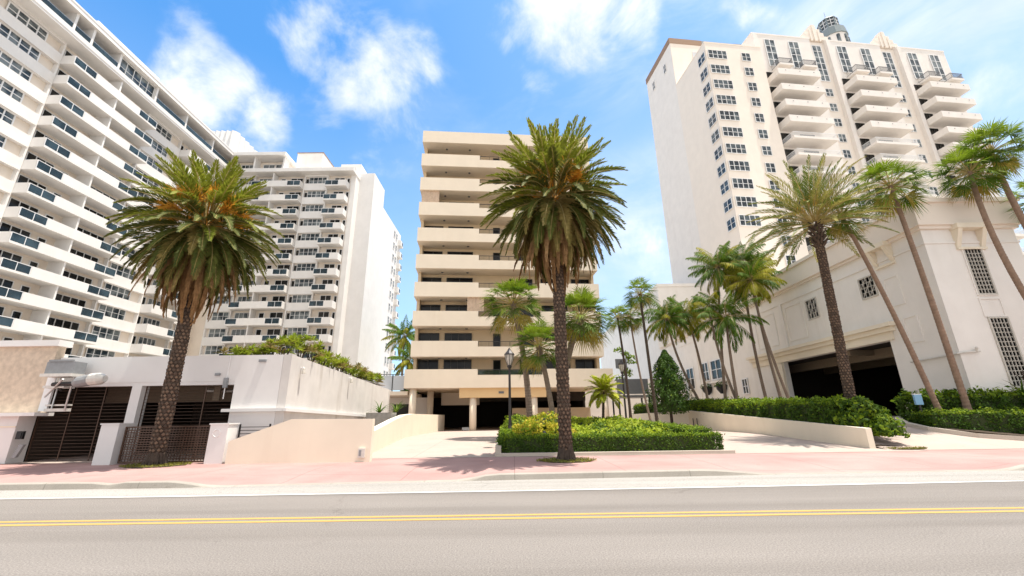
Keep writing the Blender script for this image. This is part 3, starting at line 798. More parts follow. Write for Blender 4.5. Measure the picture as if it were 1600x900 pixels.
b = MB(['alu']); b.tube([(-18.9, 17.5, 2.65), (-17.85, 17.0, 3.3)], .035, 6); b.tube([(-18.0, 17.55, 2.1), (-17.75, 17.3, 3.42)], .035, 6); b.tube([(-18.55, 17.55, 2.2), (-18.55, 17.55, 3.42)], .03, 6); b.build('strut', t)
t = thing('floodlight', (-17.4, 17.3, 3.1), 'grey and white barrel floodlight sticking out over the garage opening', 'lamp')
b = MB(['blackmetal']); b.tube([(-18.5, 17.3, 3.12), (-17.2, 17.2, 3.15)], .09, 8); b.tube([(-18.3, 17.5, 2.9), (-18.3, 17.25, 3.1)], .06, 6); b.build('arm', t)
b = MB(['greybox']); b.tube([(-17.45, 17.15, 3.12), (-17.3, 17.13, 3.2), (-16.8, 17.1, 3.28)], [.16, .22, .24], 12); b.build('housing', t)
b = MB(['pipe']); b.tube([(-16.8, 17.1, 3.28), (-16.45, 17.08, 3.3), (-16.25, 17.08, 3.3)], [.245, .235, .13], 12); b.build('hood', t)
t = tag(MB(['blackmetal']).box(-19.55, -19.3 + .02, 17.46, 17.55, 1.05, 1.35).box(-19.52, -19.33, 17.44, 17.46, 1.1, 1.3).build('intercom'), 'small dark square intercom on the white wall by the garage', 'intercom')
b = MB(['greybox']); b.hull8([(-19.78 + .32, 17.45, .38), (-19.3, 17.45, .38), (-19.3, 17.55, .38), (-19.46, 17.55, .38)], [(-19.3, 17.45, .85), (-19.12, 17.45, .85), (-19.12, 17.55, .85), (-19.3, 17.55, .85)])
tag(b.build('meter_box'), 'narrow grey meter box low on the white wall below the intercom', 'meter box')
def wall_lamp(x, y, z, label):
    t = thing('wall_lamp', (x, y, z), label, 'wall lamp', 'small lamps on the garage side wall')
    b = MB(['frame_white']); b.tube([(x - .03, y, z + .12), (x + .1, y, z + .16), (x + .16, y, z + .08)], .025, 6); b.build('bracket', t)
    b = MB(['lampglass']); b.tube([(x + .15, y, z + .1), (x + .15, y, z - .12)], [.06, .09], 8); b.build('lamp_shade', t)
wall_lamp(-9.4, 18.9, 3.7, 'small white wall lamp near the front corner of the stained garage wall')
wall_lamp(-9.4, 24.6, 3.75, 'small white wall lamp half way along the stained garage wall')

# cream ramp walls
b = MB(['rampcream'])
P = [(-10.4, .1), (-5.2, .1), (-5.2, 1.63), (-8.2, 1.66), (-10.35, .93), (-10.4, .9)]
V = [(x, 16.3, z) for x, z in P] + [(x, 16.55, z) for x, z in P]; n = len(P)
b.add(V, [tuple(range(n))[::-1], tuple(range(n, 2 * n))] + [(i, (i + 1) % n, (i + 1) % n + n, i + n) for i in range(n)])
tag(b.build('ramp_wall'), 'low cream wall with a sloping left end along the pink sidewalk', 'wall')
b = MB(['pipe', 'greybox']); b.box(-5.62, -5.38, 16.22, 16.3, .30, .62); b.box(-5.58, -5.5, 16.2, 16.22, .36, .56, 1)
tag(b.build('utility_box'), 'small grey utility box on the end of the cream ramp wall', 'utility box')
b = MB(['rampcream'])
P = [((-5.9, 16.35), .9), ((-6.2, 20), 1.15), ((-6.55, 24.5), 1.6), ((-6.85, 28), 1.86), ((-7.0, 31), 1.95), ((-6.9, 44), 1.95)]
for (p, za), (q, zb) in zip(P, P[1:]):
    b.hull8([(p[0] - .4, p[1], .1), (p[0], p[1], .1), (q[0], q[1], .1), (q[0] - .4, q[1], .1)], [(p[0] - .4, p[1], za), (p[0], p[1], za), (q[0], q[1], zb), (q[0] - .4, q[1], zb)])
tag(b.build('driveway_wall'), 'cream parapet wall rising along the left side of the central driveway', 'wall')
b = MB(['grey_block']); b.box(-8.9, -7.35, 26.5, 27.6, .1, 2.0)
tag(b.build('planter_box'), 'rough grey planter box between the stained wall and the driveway wall', 'planter')

# ------------------------------------------------------------------ cream balcony building in the middle
FM = Frame((-9.69, 40), 4.9); W = 18.7
M_ = thing('balcony_building', (0, 45, .45), 'mid-rise cream building with long stacked balconies over an open carport', 'apartment building')
tops = [29.5 - 2.965 * k for k in range(8)] + [6.05]
b = MB(['tan', 'asphalt_roof'], FM); b.box(.1, W - .1, -20, -2.15, 4.5, 31.4); b.build('wall', M_)
b = MB(['cream'], FM); b.box(0, W, -20, 0, 31.0, 32.46); b.build('roof', M_)
for s in (.12, W - .42):
    MB(['tan'], FM).box(s, s + .3, -2.14, -1.3, 4.6, 31.0).build('pier', M_)
for k, zt in enumerate(tops):
    first = k == 8
    s0, s1 = (-.45, W + .75) if first else (0, W)
    zb = zt - (1.72 if first else 1.5); w = .16; lo = zt - .55; a, c = 6.35, 12.55
    b = MB(['cream', 'tan'], FM)
    b.box(s0 + w, s1 - w, -2.15, -w, zb, zb + .25)
    b.box(s0, s0 + w, -2.15 if not first else -6, -w, zb, zt); b.box(s1 - w, s1, -2.15 if not first else -6, -w, zb, zt)
    b.box(s0, a, -w, 0, zb, zt); b.box(c, s1, -w, 0, zb, zt); b.box(a, c, -w, 0, zb, lo)
    o = b.build('balcony', M_)
    g = MB(['glass_green' if first else 'glass_rail', 'frame_dark'], FM)
    g.box(a + .01, c - .01, -.12, -.06, zt - .07, zt - .02, 1)
    for q in range(7): x = a + .05 + (c - a - .1) * q / 6; g.box(x - .02, x + .02, -.11, -.07, lo, zt - .07, 1)
    if first: g.box(a + .05, c - .05, -.1, -.085, lo + .03, zt - .09, 0)
    else:
        for q in range(50): x = a + .1 + (c - a - .2) * q / 49; g.box(x - .008, x + .008, -.105, -.09, lo, zt - .07, 1)
    g.build('railing', o)
    for s, ww, n in ((.45, 2.0, 2), (2.98, 2.75, 4 if k > 6 else 2), (W - 5.7, 2.75, 2), (W - 2.4, 2.0, 2)):
        window(M_, FM, s, -2.14, zt - 1.2, ww, 2.35, n, 1, 'frame_dark', 'glass_dark', name='balcony_window')
    window(M_, FM, 7.9 if k != 5 else 9.6, -2.14, zt - 1.2, .75 if k != 5 else .4, 2.3, 1, 1, 'frame_dark', 'glass_dark', name='balcony_door')
    window(M_, FM, 10.6, -2.14, zt - 1.2, 1.5, 2.3, 2, 1, 'frame_dark', 'glass_dark', name='balcony_window')
def shutter(s0, s1, d, z0, z1):
    b = MB(['shutter'], FM); n = int((s1 - s0) / .14)
    P = [(s0 + (s1 - s0) * i / n, d + (.05 if i % 2 else 0)) for i in range(n + 1)] + [(s1, d - .08), (s0, d - .08)]
    b.prism(P, z0, z1); b.build('storm_shutter', M_)
shutter(.2, 2.05, -.25, tops[2] + 0, tops[1] - 1.5); shutter(5.25, 6.9, -.3, tops[6], tops[5] - 1.5)
b = MB(['frame_white'], FM); b.box(4.6, 5.1, -2.0, -1.5, tops[5], tops[5] + .3); b.build('air_conditioner', M_)
b = MB(['rail_grey'], FM)
for k in range(9):
    zs = (tops[k - 1] - 1.5 if k else 31.0)
    for s in (2.6, 5.2): b.cyl(s, -1.2, zs - .08, zs - .002, .12, n=10)
b.build('ceiling_light', M_)
# carport under it
b = MB(['orange_tan'], FM); b.box(4.65, 12.9, -1.2, -.35, 3.45, 4.33); b.build('drop_beam', M_)
b = MB(['rail_grey'], FM); b.box(8.35, 8.85, -.35, -.31, 3.8, 4.0); b.build('vent', M_)
for s, d in ((.35, -.6), (5.95, -.75), (11.75, -.75), (18.6, -.6), (1.5, -5.2)):
    b = MB(['cream']); p = FM.pt(s, d, 0); b.cyl(p[0], p[1], .42, 4.34 if s in (.35, 18.6, 1.5) else 3.46, .33, n=20); b.build('column', M_, smooth=True)
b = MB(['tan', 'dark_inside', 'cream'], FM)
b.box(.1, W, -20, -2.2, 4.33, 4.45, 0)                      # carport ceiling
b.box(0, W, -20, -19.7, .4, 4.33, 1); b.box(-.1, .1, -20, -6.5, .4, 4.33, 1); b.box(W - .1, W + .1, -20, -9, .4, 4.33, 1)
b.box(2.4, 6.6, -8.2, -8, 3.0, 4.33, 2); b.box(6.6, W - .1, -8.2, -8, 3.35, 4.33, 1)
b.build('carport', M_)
b = MB(['tan'], FM); b.box(10.0, 18.3, -5.2, -5.0, .4, 2.55); b.build('partition', M_)
b = MB(['dark_inside'], FM); b.box(10.1, 10.5, -5.0, -4.97, .5, 2.0); b.box(13.2, 13.5, -5.0, -4.97, .5, 2.0); b.build('door', M_)
b = MB(['teal'], FM); b.box(14.9, 16.4, -5.0, -4.96, .9, 1.5); b.build('panel', M_)
b = MB(['lampglass'], FM); b.box(5.2, 6.6, -4.4, -4.2, 4.1, 4.3); b.box(7.4, 8.6, -4.4, -4.2, 4.1, 4.3); b.build('ceiling_light', M_)
b = MB(['frame_white'], FM); b.box(4.9, 5.7, -3.6, -3.0, .45, .75); b.build('wheel_stop', M_)
# terrace to its left, over the walkway
b = MB(['cream']); b.box(-14.2, -9.9, 40.6, 47, 3.75, 4.1); o = b.build('terrace', M_)
g = MB(['glass_white', 'frame_dark']); g.box(-13.8, -10.3, 40.66, 40.69, 4.2, 5.55, 0)
for x in (-14.0, -11.4, -10.25): g.box(x - .04, x + .04, 40.63, 40.72, 4.1, 5.65, 1)
g.box(-14.0, -10.25, 40.63, 40.72, 5.65, 5.7, 1); g.build('railing', o)
b = MB(['offwhite', 'frame_dark']); b.box(-13.9, -9.0, 46, 46.3, .1, 3.75); b.box(-12.6, -11.0, 45.96, 46.0, 1.9, 3.1, 1); b.build('terrace_wall', M_)

b = MB(['offwhite']); b.box(9.2, 24.0, 60, 60.3, 0, 6.5)
tag(b.build('boundary_wall'), 'plain off-white wall far behind the service stair', 'wall')
b = MB(['white_old']); b.box(-26, -9.8, 62, 62.3, 0, 4.2)
tag(b.build('boundary_wall'), 'pale wall far behind the terrace, left of the carport', 'wall')
# metal stair and pipework right of it
t = thing('service_stair', (11, 42, .4), 'dark metal service stair with grey mesh screens beside the cream building', 'staircase')
b = MB(['blackmetal'])
for x, y in ((10.0, 41.5), (12.9, 41.5), (10.0, 44), (12.9, 44)): b.box(x - .07, x + .07, y - .07, y + .07, .4, 3.3)
b.build('post', t)
b = MB(['rail_grey']); b.box(9.8, 13.1, 41.3, 44.2, 3.3, 3.5); b.build('platform', t)
b = MB(['rail_grey']); b.box(9.9, 12.9, 41.4, 41.46, 3.6, 5.0); b.box(9.9, 11.0, 41.2, 41.26, 6.0, 6.9); b.build('screen', t)
b = MB(['blackmetal']); b.hull8([(12.9, 41.3, 3.25), (13.1, 41.3, 3.25), (13.1, 41.5, 3.25), (12.9, 41.5, 3.25)], [(14.3, 38.0, .7), (14.5, 38.0, .7), (14.5, 38.2, .7), (14.3, 38.2, .7)])
b.tube([(13.0, 41.3, 4.3), (14.4, 38.0, 1.7)], .04, 6); b.tube([(14.4, 38.0, .5), (14.4, 38.0, 1.7)], .035, 6); b.build('stringer', t)

# ------------------------------------------------------------------ tall hotel tower on the right
FT = Frame((33.5, 57), 6.84)
T = thing('hotel_tower', (50, 65, 0), 'tall peach and white tower with corner windows and three stacks of white balconies', 'tower')
SP = 3.13
b = MB(['peach', 'tower_white'], FT)
b.box(0, 10.4, -10, 0, 0, 62.6, 0); b.box(-.05, 10.4, -10.05, .05, 62.6, 62.8, 0)
b.build('wall', T)
b = MB(['tower_white', 'peach'], FT); b.box(.1, 30, -21, -10, 0, 73.2, 0); b.box(.14, 29, -10, -9.97, 62.8, 73.2, 1); b.build('wall', T)
b = MB(['brown_trim', 'greybox'], FT); b.box(0, 7, -21.1, -9.9, 73.2, 74.5, 0); b.box(7, 14, -21.1, -9.9, 73.2, 74.45, 1); b.box(14, 20, -21.1, -9.9, 73.2, 74.5, 0); b.box(20, 30.1, -21.1, -9.9, 73.2, 74.45, 1); b.build('roof_edge', T)
window(T, FT, 4.6, -9.95, 69.2, 1.9, 2.2, 2, 2, gm='glass_white')
FS = Frame((33.5, 57), 6.84 - 90)      # its left flank: s runs towards the street, d outwards to the left
for s, z in ((-13.4, 68.6), (-18.5, 69.0)): window(T, Frame(FT.pt(.1, 0, 0)[:2], 6.84 - 90), s, .02, z, 1.0, 2.0, 2, 2, fw=.08, gm='glass_dark')
b = MB(['tower_white'], FT)
for s0, s1 in ((10.4, 21.8), (24.9, 36.2), (39.5, 49.9)):
    b.box(s0, s1, -14, -1.2, 0, 67.1); b.box(s0 - .06, s1 + .06, -14, -1.14, 67.1, 67.4)
    b.box(s0, s0 + .75, -1.2, -.95, 0, 67.1)
b.build('bay', T)
b = MB(['peach'], FT); b.box(21.8, 24.9, -14, -1.6, 0, 66.9); b.box(36.2, 39.5, -14, -1.6, 0, 66.9); b.build('wall', T)
# stepped crests between the bays
for c in (23.35, 37.85):
    b = MB(['peach'], FT)
    for w, z0, z1 in ((2.6, 67.4, 68.3), (1.9, 68.3, 69.1), (1.2, 69.1, 69.9), (.5, 69.9, 70.7)):
        b.box(c - w, c + w, -2.3, -1.3 - w * .02, z0, z1)
    b.box(c - .28, c + .28, -1.34, -1.2, 66.95, 70.75); b.box(c - 1.0, c - .7, -1.35, -1.25, 66.95, 69.6); b.box(c + .7, c + 1.0, -1.35, -1.25, 66.95, 69.6)
    b.build('crest', T)
for k in range(13):
    z = 59.25 - k * SP * .992
    if k < 11: window(T, FT, .28, .06, z, 3.4, 1.8, 4, 2, fw=.075, gm='glass_tower')
    if k < 11: window(T, Frame((33.5, 57), 6.84 - 90), -2.3, .06, z, 2.05, 1.8, 2, 2, fw=.07, gm='glass_tower')
    window(T, FT, 6.4, .06, z, 1.62, 1.75, 2, 2, fw=.07, gm='glass_tower')
for s in (22.2, 36.6):
    window(T, FT, s, -1.55, 58.0, 1.9, 8.1, 2, 6, fw=.12)
    for k in range(11): window(T, FT, s + .3, -1.55, 54.75 - k * SP, 1.45, 1.65, 2, 2, fw=.065)
for s in (12.5, 17.2, 26.8, 31.6, 41.4, 46.1): window(T, FT, s, -1.15, 60.0, 2.05, 6.05, 2, 4, fw=.12)
for s0 in (11.4, 26.0, 40.4):
    b0 = s0 - 11.4
    for s in (12.75, 17.3):
        g = MB(['tower_white'], FT); g.box(s + b0, s + b0 + 2.5, -1.2, .75, 58.6, 59.0); o = g.build('small_balcony', T)
        g = MB(['rail_grey'], FT); a, c = s + b0, s + b0 + 2.5
        for x0, x1, y0, y1 in ((a, c, .68, .73), (a, a + .05, -1.15, .68), (c - .05, c, -1.15, .68)):
            g.box(x0, x1, y0, y1, 59.95, 60.05); g.box(x0, x1, y0, y1, 59.05, 59.12)
            n = int(max(x1 - x0, y1 - y0) / .13)
            for q in range(n):
                if x1 - x0 > .1: g.box(x0 + .13 * q, x0 + .13 * q + .03, y0 + .01, y1 - .01, 59.12, 59.95)
                else: g.box(x0 + .01, x1 - .01, y0 + .13 * q, y0 + .13 * q + .03, 59.12, 59.95)
        g.build('railing', o)
    for k in range(13):
        zt = 57.08 - k * SP; w = .14; s1 = s0 + 7.8
        g = MB(['tower_white'], FT)
        solid = k < 4 or s0 > 30 and k < 6
        g.box(s0 + w, s1 - w, -1.2, 1.37 - w, zt - 1.2, zt - .95)
        hs = zt if solid else zt - .8
        g.box(s0, s0 + w, -1.2, 1.37 - w, zt - 1.2, hs); g.box(s1 - w, s1, -1.2, 1.37 - w, zt - 1.2, hs); g.box(s0, s1, 1.37 - w, 1.37, zt - 1.2, hs)
        o = g.build('balcony', T)
        r = MB(['frame_white', 'rail_grey'], FT)
        if solid:
            for q in range(3): r.box(s0 + 1.3 + q * 2.6, s0 + 1.5 + q * 2.6, 1.37, 1.40, zt - .42, zt - .34, 1)
            r.box(s0 + .1, s1 - .1, 1.28, 1.32, zt + .02, zt + .06, 1)
        else:
            for x0, x1, y0, y1 in ((s0, s1, 1.29, 1.33), (s0 + .02, s0 + .06, -1.15, 1.29), (s1 - .06, s1 - .02, -1.15, 1.29)):
                r.box(x0, x1, y0, y1, zt - .06, zt)
                n = int(max(x1 - x0, y1 - y0) / .16)
                for q in range(n):
                    if x1 - x0 > .1: r.box(x0 + .16 * q, x0 + .16 * q + .035, y0 + .005, y1 - .005, zt - .8, zt - .06)
                    else: r.box(x0 + .005, x1 - .005, y0 + .16 * q, y0 + .16 * q + .035, zt - .8, zt - .06)
        r.build('railing', o)
        window(T, FT, s0 + .1, -1.15, zt - .9, 1.7, 2.35, 2, 1, 'frame_dark', 'glass_dark', name='balcony_window')
        window(T, FT, s0 + 3.6, -1.15, zt - .9, 2.6, 2.35, 2, 1, 'frame_dark', 'glass_dark', name='balcony_window')
for s, z in ((18.2, 24.6), (32.4, 33.0)): window(T, FT, s, -1.12, z, 2.0, 3.2, 2, 3, fw=.12)
# roof structures: low pavilion, lantern
b = MB(['tower_white', 'rail_grey'], FT); b.box(14.8, 19.6, -19, -12, 74.5, 76.2); b.box(14.7, 19.7, -19.1, -11.9, 76.2, 76.35, 1)
for q in range(5): b.box(15.4 + q * .85, 15.95 + q * .85, -12.0, -11.93, 74.7, 75.9, 1)
b.build('roof_pavilion', T)
LC = FT.pt(42.4, -14, 0)
b = MB(['tower_white', 'lantern', 'glass_blue', 'frame_white'])
b.cyl(LC[0], LC[1], 67, 82.6, 2.7, 2.7, 16, 0); b.cyl(LC[0], LC[1], 82.6, 84.6, 2.95, 2.75, 16, 1)
b.cyl(LC[0], LC[1], 84.6, 88.0, 1.85, 1.75, 8, 2); b.cyl(LC[0], LC[1], 88.0, 88.5, 2.0, 1.5, 8, 1); b.cyl(LC[0], LC[1], 88.5, 91.3, .06, .03, 6, 1)
for k in range(8):
    a = 2 * PI * (k + .5) / 8 + .02; p = (LC[0] + 1.85 * math.cos(a + PI / 8), LC[1] + 1.85 * math.sin(a + PI / 8))
    b.cyl(p[0], p[1], 84.6, 88.0, .13, .13, 6, 1)
    q = (LC[0] + 1.74 * math.cos(a), LC[1] + 1.74 * math.sin(a))
    b.cyl(q[0], q[1], 84.6, 88.0, .06, .06, 5, 3)
for z in (85.4, 86.3, 87.2): b.cyl(LC[0], LC[1], z, z + .12, 1.92, 1.9, 8, 3)
for k in range(10):
    a = 2 * PI * k / 10; b.cyl(LC[0] + 2.6 * math.cos(a), LC[1] + 2.6 * math.sin(a), 79.6, 82.0, .35, .35, 8, 2)
b.build('lantern', T)

# ------------------------------------------------------------------ low cream garage building in front of the tower
XW = 24.2
FW = Frame((XW, 0), -90)        # left-facing wall: s = -y
FF = Frame((0, 23), 0)          # street-facing wall
R = thing('parking_building', (28, 30, 1), 'low off-white building with a wide dark garage mouth, heavy cornice and tall grid windows', 'building')
b = MB(['offwhite'])
b.box(XW, 40, 43.2, 70, 0, 13.2); b.box(XW, 24.6, 38.2, 43.2, 0, 13.0); b.box(XW, 24.6, 27.0, 38.2, 6.0, 13.0); b.box(XW, 24.6, 23, 27.0, 0, 13.0)
b.box(24.6, 29.7, 23, 23.4, 0, 13.0); b.box(29.3, 29.7, 23.4, 26.55, 0, 13.0); b.box(29.3, 29.7, 26.7, 43.2, 6.25, 13.0)
b.build('wall', R)
b = MB(['offwhite']); b.box(29.7, 60, 26.0, 26.55, 0, 10.2); b.box(29.7, 60, 25.9, 45, 10.2, 10.5); b.build('side_wing', R)
b = MB(['offwhite']); b.box(XW + .6, 60, 69, 120, 0, 22.6); b.box(XW + .45, 60, 68.8, 120, 22.6, 23.1); b.build('rear_block', R)
b = MB(['asphalt_roof']); b.box(24.6, 29.3, 23.4, 43.2, 12.4, 12.5); b.build('roof', R)
b = MB(['peach'])                # cornice with two setbacks
for o_, z0, z1 in ((.18, 11.9, 12.1), (.32, 12.1, 13.5), (.48, 13.5, 13.75)):
    b.box(XW - o_, XW, 23 - o_, 69.0, z0, z1); b.box(XW, 29.7 + o_, 23 - o_, 23, z0, z1); b.box(29.7, 29.7 + o_, 23, 40, z0, z1)
b.build('cornice', R)
b = MB(['offwhite']); b.box(XW - .06, XW, 22.94, 69, 11.0, 11.12); b.box(XW, 29.76, 22.94, 23, 11.0, 11.12); b.build('string_course', R)
b = MB(['rampcream']); b.box(XW - .45, XW, 26.2, 43.4, 6.85, 7.1); b.box(XW - .28, XW, 26.4, 43.2, 6.55, 6.85); b.box(XW - .12, XW, 26.6, 43.0, 6.02, 6.55); b.build('lintel', R)
MB(['rampcream']).box(XW - .25, XW, 26.3, 27.0, 0, 2.2).build('jamb', R); MB(['rampcream']).box(XW - .18, XW, 38.25, 39.4, 0, 5.9).build('jamb', R)
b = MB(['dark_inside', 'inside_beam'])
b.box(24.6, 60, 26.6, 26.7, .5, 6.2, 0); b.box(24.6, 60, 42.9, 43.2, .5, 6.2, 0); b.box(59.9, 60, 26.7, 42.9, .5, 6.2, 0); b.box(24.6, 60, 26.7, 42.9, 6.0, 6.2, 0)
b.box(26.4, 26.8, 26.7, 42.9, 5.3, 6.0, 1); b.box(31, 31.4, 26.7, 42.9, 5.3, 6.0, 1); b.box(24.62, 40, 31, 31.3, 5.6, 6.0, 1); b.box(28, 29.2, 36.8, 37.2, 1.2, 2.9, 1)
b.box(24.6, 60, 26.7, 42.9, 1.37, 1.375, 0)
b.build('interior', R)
b = MB(['stone']); b.box(XW - .1, 29.8, 22.9, 23, .3, 2.55); b.build('plinth', R)
def lattice(par, fr, s, d, z, w, h, nx, ny, fm='frame_beige', gm='glass_dark', diag=True, bw=.016):
    b = MB([fm, gm], fr); f = .09
    b.box(s, s + w, d - .02, d, z, z + h, 1)
    b.box(s - f, s, d - .02, d + .07, z - f, z + h + f); b.box(s + w, s + w + f, d - .02, d + .07, z - f, z + h + f)
    b.box(s, s + w, d - .02, d + .07, z - f, z); b.box(s, s + w, d - .02, d + .07, z + h, z + h + f)
    for i in range(1, nx): x = s + w * i / nx; b.box(x - bw, x + bw, d + .002, d + .05, z, z + h)
    for j in range(1, ny): y = z + h * j / ny; b.box(s, s + w, d + .001, d + .04, y - bw * 1.3, y + bw * 1.3)
    if diag:
        for i in range(nx):
            for j in range(ny):
                if (i + j) % 2: continue
                x0, x1, y0, y1 = s + w * i / nx, s + w * (i + 1) / nx, z + h * j / ny, z + h * (j + 1) / ny
                b.hull8([(x0, d + .01, y0), (x0 + .05, d + .01, y0), (x1, d + .01, y1), (x1 - .05, d + .01, y1)], [(x0, d + .045, y0), (x0 + .05, d + .045, y0), (x1, d + .045, y1), (x1 - .05, d + .045, y1)])
    return b.build('window', par)
lattice(R, FW, -33.7, 0, 8.95, 1.15, 1.45, 4, 4); lattice(R, FW, -28.1, 0, 9.1, 1.15, 1.3, 4, 4)
lattice(R, FF, 26.35, .0, 7.95, .92, 2.65, 5, 11, gm='blockglass', diag=False); lattice(R, FF, 26.42, .0, 2.85, .95, 3.65, 5, 14, gm='blockglass', diag=False)
for s, z0, z1, w in ((-63.0, 11.8, 13.3, 1.6), (-57.4, 11.8, 13.2, 1.6), (-59.8, 4.9, 7.75, 2.4), (-54.6, 5.6, 7.9, 1.7), (-52.2, 5.6, 7.9, 2.7), (-45.6, 3.6, 5.2, 1.1)):
    window(R, FW, s, .03 if s > -69 else .03, z0, w, z1 - z0, 2, 2, gm='glass_dark', fw=.1)
# raised frames and bracketed hoods on both walls
def panel(fr, s, d, z, w, h, f=.09, t=.045):
    b = MB(['offwhite'], fr)
    b.box(s, s + w, d, d + t, z, z + f); b.box(s, s + w, d, d + t, z + h - f, z + h); b.box(s, s + f, d, d + t, z + f, z + h - f); b.box(s + w - f, s + w, d, d + t, z + f, z + h - f)
    b.build('moulding', R)
def hood(fr, s0, s1, zt):
    b = MB(['rampcream'], fr)
    b.box(s0, s1, 0, .52, zt - .3, zt); b.box(s0 + .05, s1 - .05, 0, .14, zt - 1.5, zt - 1.36)
    for s in (s0 + .06, s1 - .31): b.hull8([(s, 0, zt - 1.36), (s + .25, 0, zt - 1.36), (s + .25, .06, zt - 1.36), (s, .06, zt - 1.36)], [(s, 0, zt - .3), (s + .25, 0, zt - .3), (s + .25, .48, zt - .3), (s, .48, zt - .3)])
    b.build('hood', R)
panel(FW, -26.3, 0, 8.0, 1.1, 1.9); panel(FW, -25.7, 0, 5.6, 1.0, 1.6); panel(FW, -36.6, 0, 7.6, 2.3, 3.0); panel(FW, -41.5, 0, 7.6, 3.3, 3.0)
hood(FW, -26.6, -25.0, 12.1); hood(FF, 25.9, 27.7, 12.1)
panel(FF, 26.2, 0, 6.6, 1.25, 1.1); panel(FF, 26.2, .001, 7.82, 1.22, 2.9, .12, .06)
for s, w, z0, z1, d in ((-37.2, .3, 7.2, 11.0, .1), (-47.5, .3, 1, 11.0, .1), (-56.0, .3, 1, 11.0, .1), (-52.9, 4.7, 5.25, 5.45, .35)):
    MB(['offwhite'], FW).box(s, s + w, 0, d, z0, z1).build('moulding', R)
b = MB(['pipe']); b.tube([(24.1, 25.9, 4.5), (24.1, 23.0, 4.6), (24.35, 22.9, 4.65), (25.2, 22.9, 4.7)], .05, 6); b.tube([(25.0, 22.9, 4.7), (25.0, 22.8, 4.9)], .07, 6); b.build('pipe', R)
b = MB(['frame_white']); b.box(XW - .16, XW, 25.7, 25.9, 5.95, 6.15); b.build('lamp', R)
for y in (49.5, 53.2):
    t = thing('hanging_planter', (23.8, y, 4.6), 'dark wall planter bowl with trailing plant below the window ledge, ' + ('nearer' if y < 50 else 'farther') + ' of the two', 'planter', 'wall planters on the off-white building')
    b = MB(['blackmetal']); b.tube([(23.75, y, 3.9), (23.75, y, 4.4), (23.75, y, 4.9)], [.2, .55, .6], 10); b.build('bowl', t)
    b = MB(['hedge', 'hedge_core']); blob_leaves(b, (23.7, y, 4.8), (.7, .7, .5), 160, .22, [0]); b.build('foliage', t)

# retaining wall, garden bed and kerbs on the right
b = MB(['rampcream'])
b.hull8([(14.75, 18.75, .1), (15.0, 18.75, .1), (15.1, 37.6, .1), (14.85, 37.6, .1)], [(14.75, 18.75, .98), (15.0, 18.75, .98), (15.1, 37.6, 1.98), (14.85, 37.6, 1.98)])
b.hull8([(10.6, 40.2, .1), (10.7, 40.4, .1), (14.85, 37.85, .1), (14.85, 37.6, .1)], [(10.6, 40.2, 1.75), (10.7, 40.4, 1.75), (14.85, 37.85, 1.97), (14.85, 37.6, 1.97)])
tag(b.build('retaining_wall'), 'long cream retaining wall below the tall hedge, right of the central lawn bed', 'wall')
b = MB(['frame_dark']); b.tube([(14.7, 35.6, .45), (14.7, 35.6, 1.35)], .035, 6); b.tube([(14.68, 36.3, .45), (14.68, 36.3, 1.35)], .035, 6)
tag(b.build('standpipe'), 'pair of short brown pipes standing against the retaining wall', 'pipe')
b = MB(['soil']); b.hull8([(15.0, 18.9, .1), (16.6, 18.9, .1), (23.9, 43, .1), (15.1, 43, .1)], [(15.0, 18.9, .3), (16.4, 18.9, .25), (23.9, 43, 1.7), (15.1, 43, 1.75)]); struct(b, 'garden_bed')
b = MB(['soil']); P = [(20.2, 21.4), (20.0, 22.5), (23.2, 26.0), (24.1, 26.2), (24.1, 22.9), (45, 22.9), (45, 18.7), (23, 19.3)]
b.add([(x, y, .1) for x, y in P] + [(x, y, zr(y) + .12) for x, y in P], [tuple(range(8))[::-1], tuple(range(8, 16))] + [(i, (i + 1) % 8, (i + 1) % 8 + 8, i + 8) for i in range(8)])
struct(b, 'planting_bed')
b = MB(['kerb_white'])
P = [(45, 18.6), (30, 18.65), (25.5, 18.75), (22.6, 19.3), (20.9, 20.2), (19.9, 21.4), (19.7, 22.4), (20.2, 23.3), (21.6, 24.8), (23.6, 26.2)]
N_ = []
for k in range(len(P)):
    (a, c), (d, e) = P[max(k - 1, 0)], P[min(k + 1, len(P) - 1)]; L = math.hypot(d - a, e - c); N_.append((-(e - c) / L * .16, (d - a) / L * .16))
V = []; F = []
for (a, c), (nx, ny) in zip(P, N_):
    z = zr(c) + .17; V += [(a - nx, c - ny, .1), (a + nx, c + ny, .1), (a + nx, c + ny, z), (a - nx, c - ny, z)]
for k in range(len(P) - 1):
    for q in range(4): F.append((k * 4 + q, k * 4 + (q + 1) % 4, k * 4 + 4 + (q + 1) % 4, k * 4 + 4 + q))
b.add(V, F + [(0, 1, 2, 3), tuple(range(len(V) - 4, len(V)))])
struct(b, 'planter_kerb')
b = MB(['rampcream']); b.box(26.8, 45, 20.5, 20.8, .3, 1.75)
tag(b.build('planter_wall'), 'low cream planter wall behind the orange-leaved bushes', 'wall')
b = MB(['kerb_white']); b.box(-.75, 8.6, 17.62, 17.86, .1, .27); b.box(-.75, -.52, 17.86, 29, .1, .55); struct(b, 'bed_kerb')
b = MB(['soil']); b.prism([(-.5, 17.9), (8.3, 17.9), (8.2, 20), (7.2, 26), (6.5, 33), (-.5, 33)], .1, .27); struct(b, 'flower_bed')

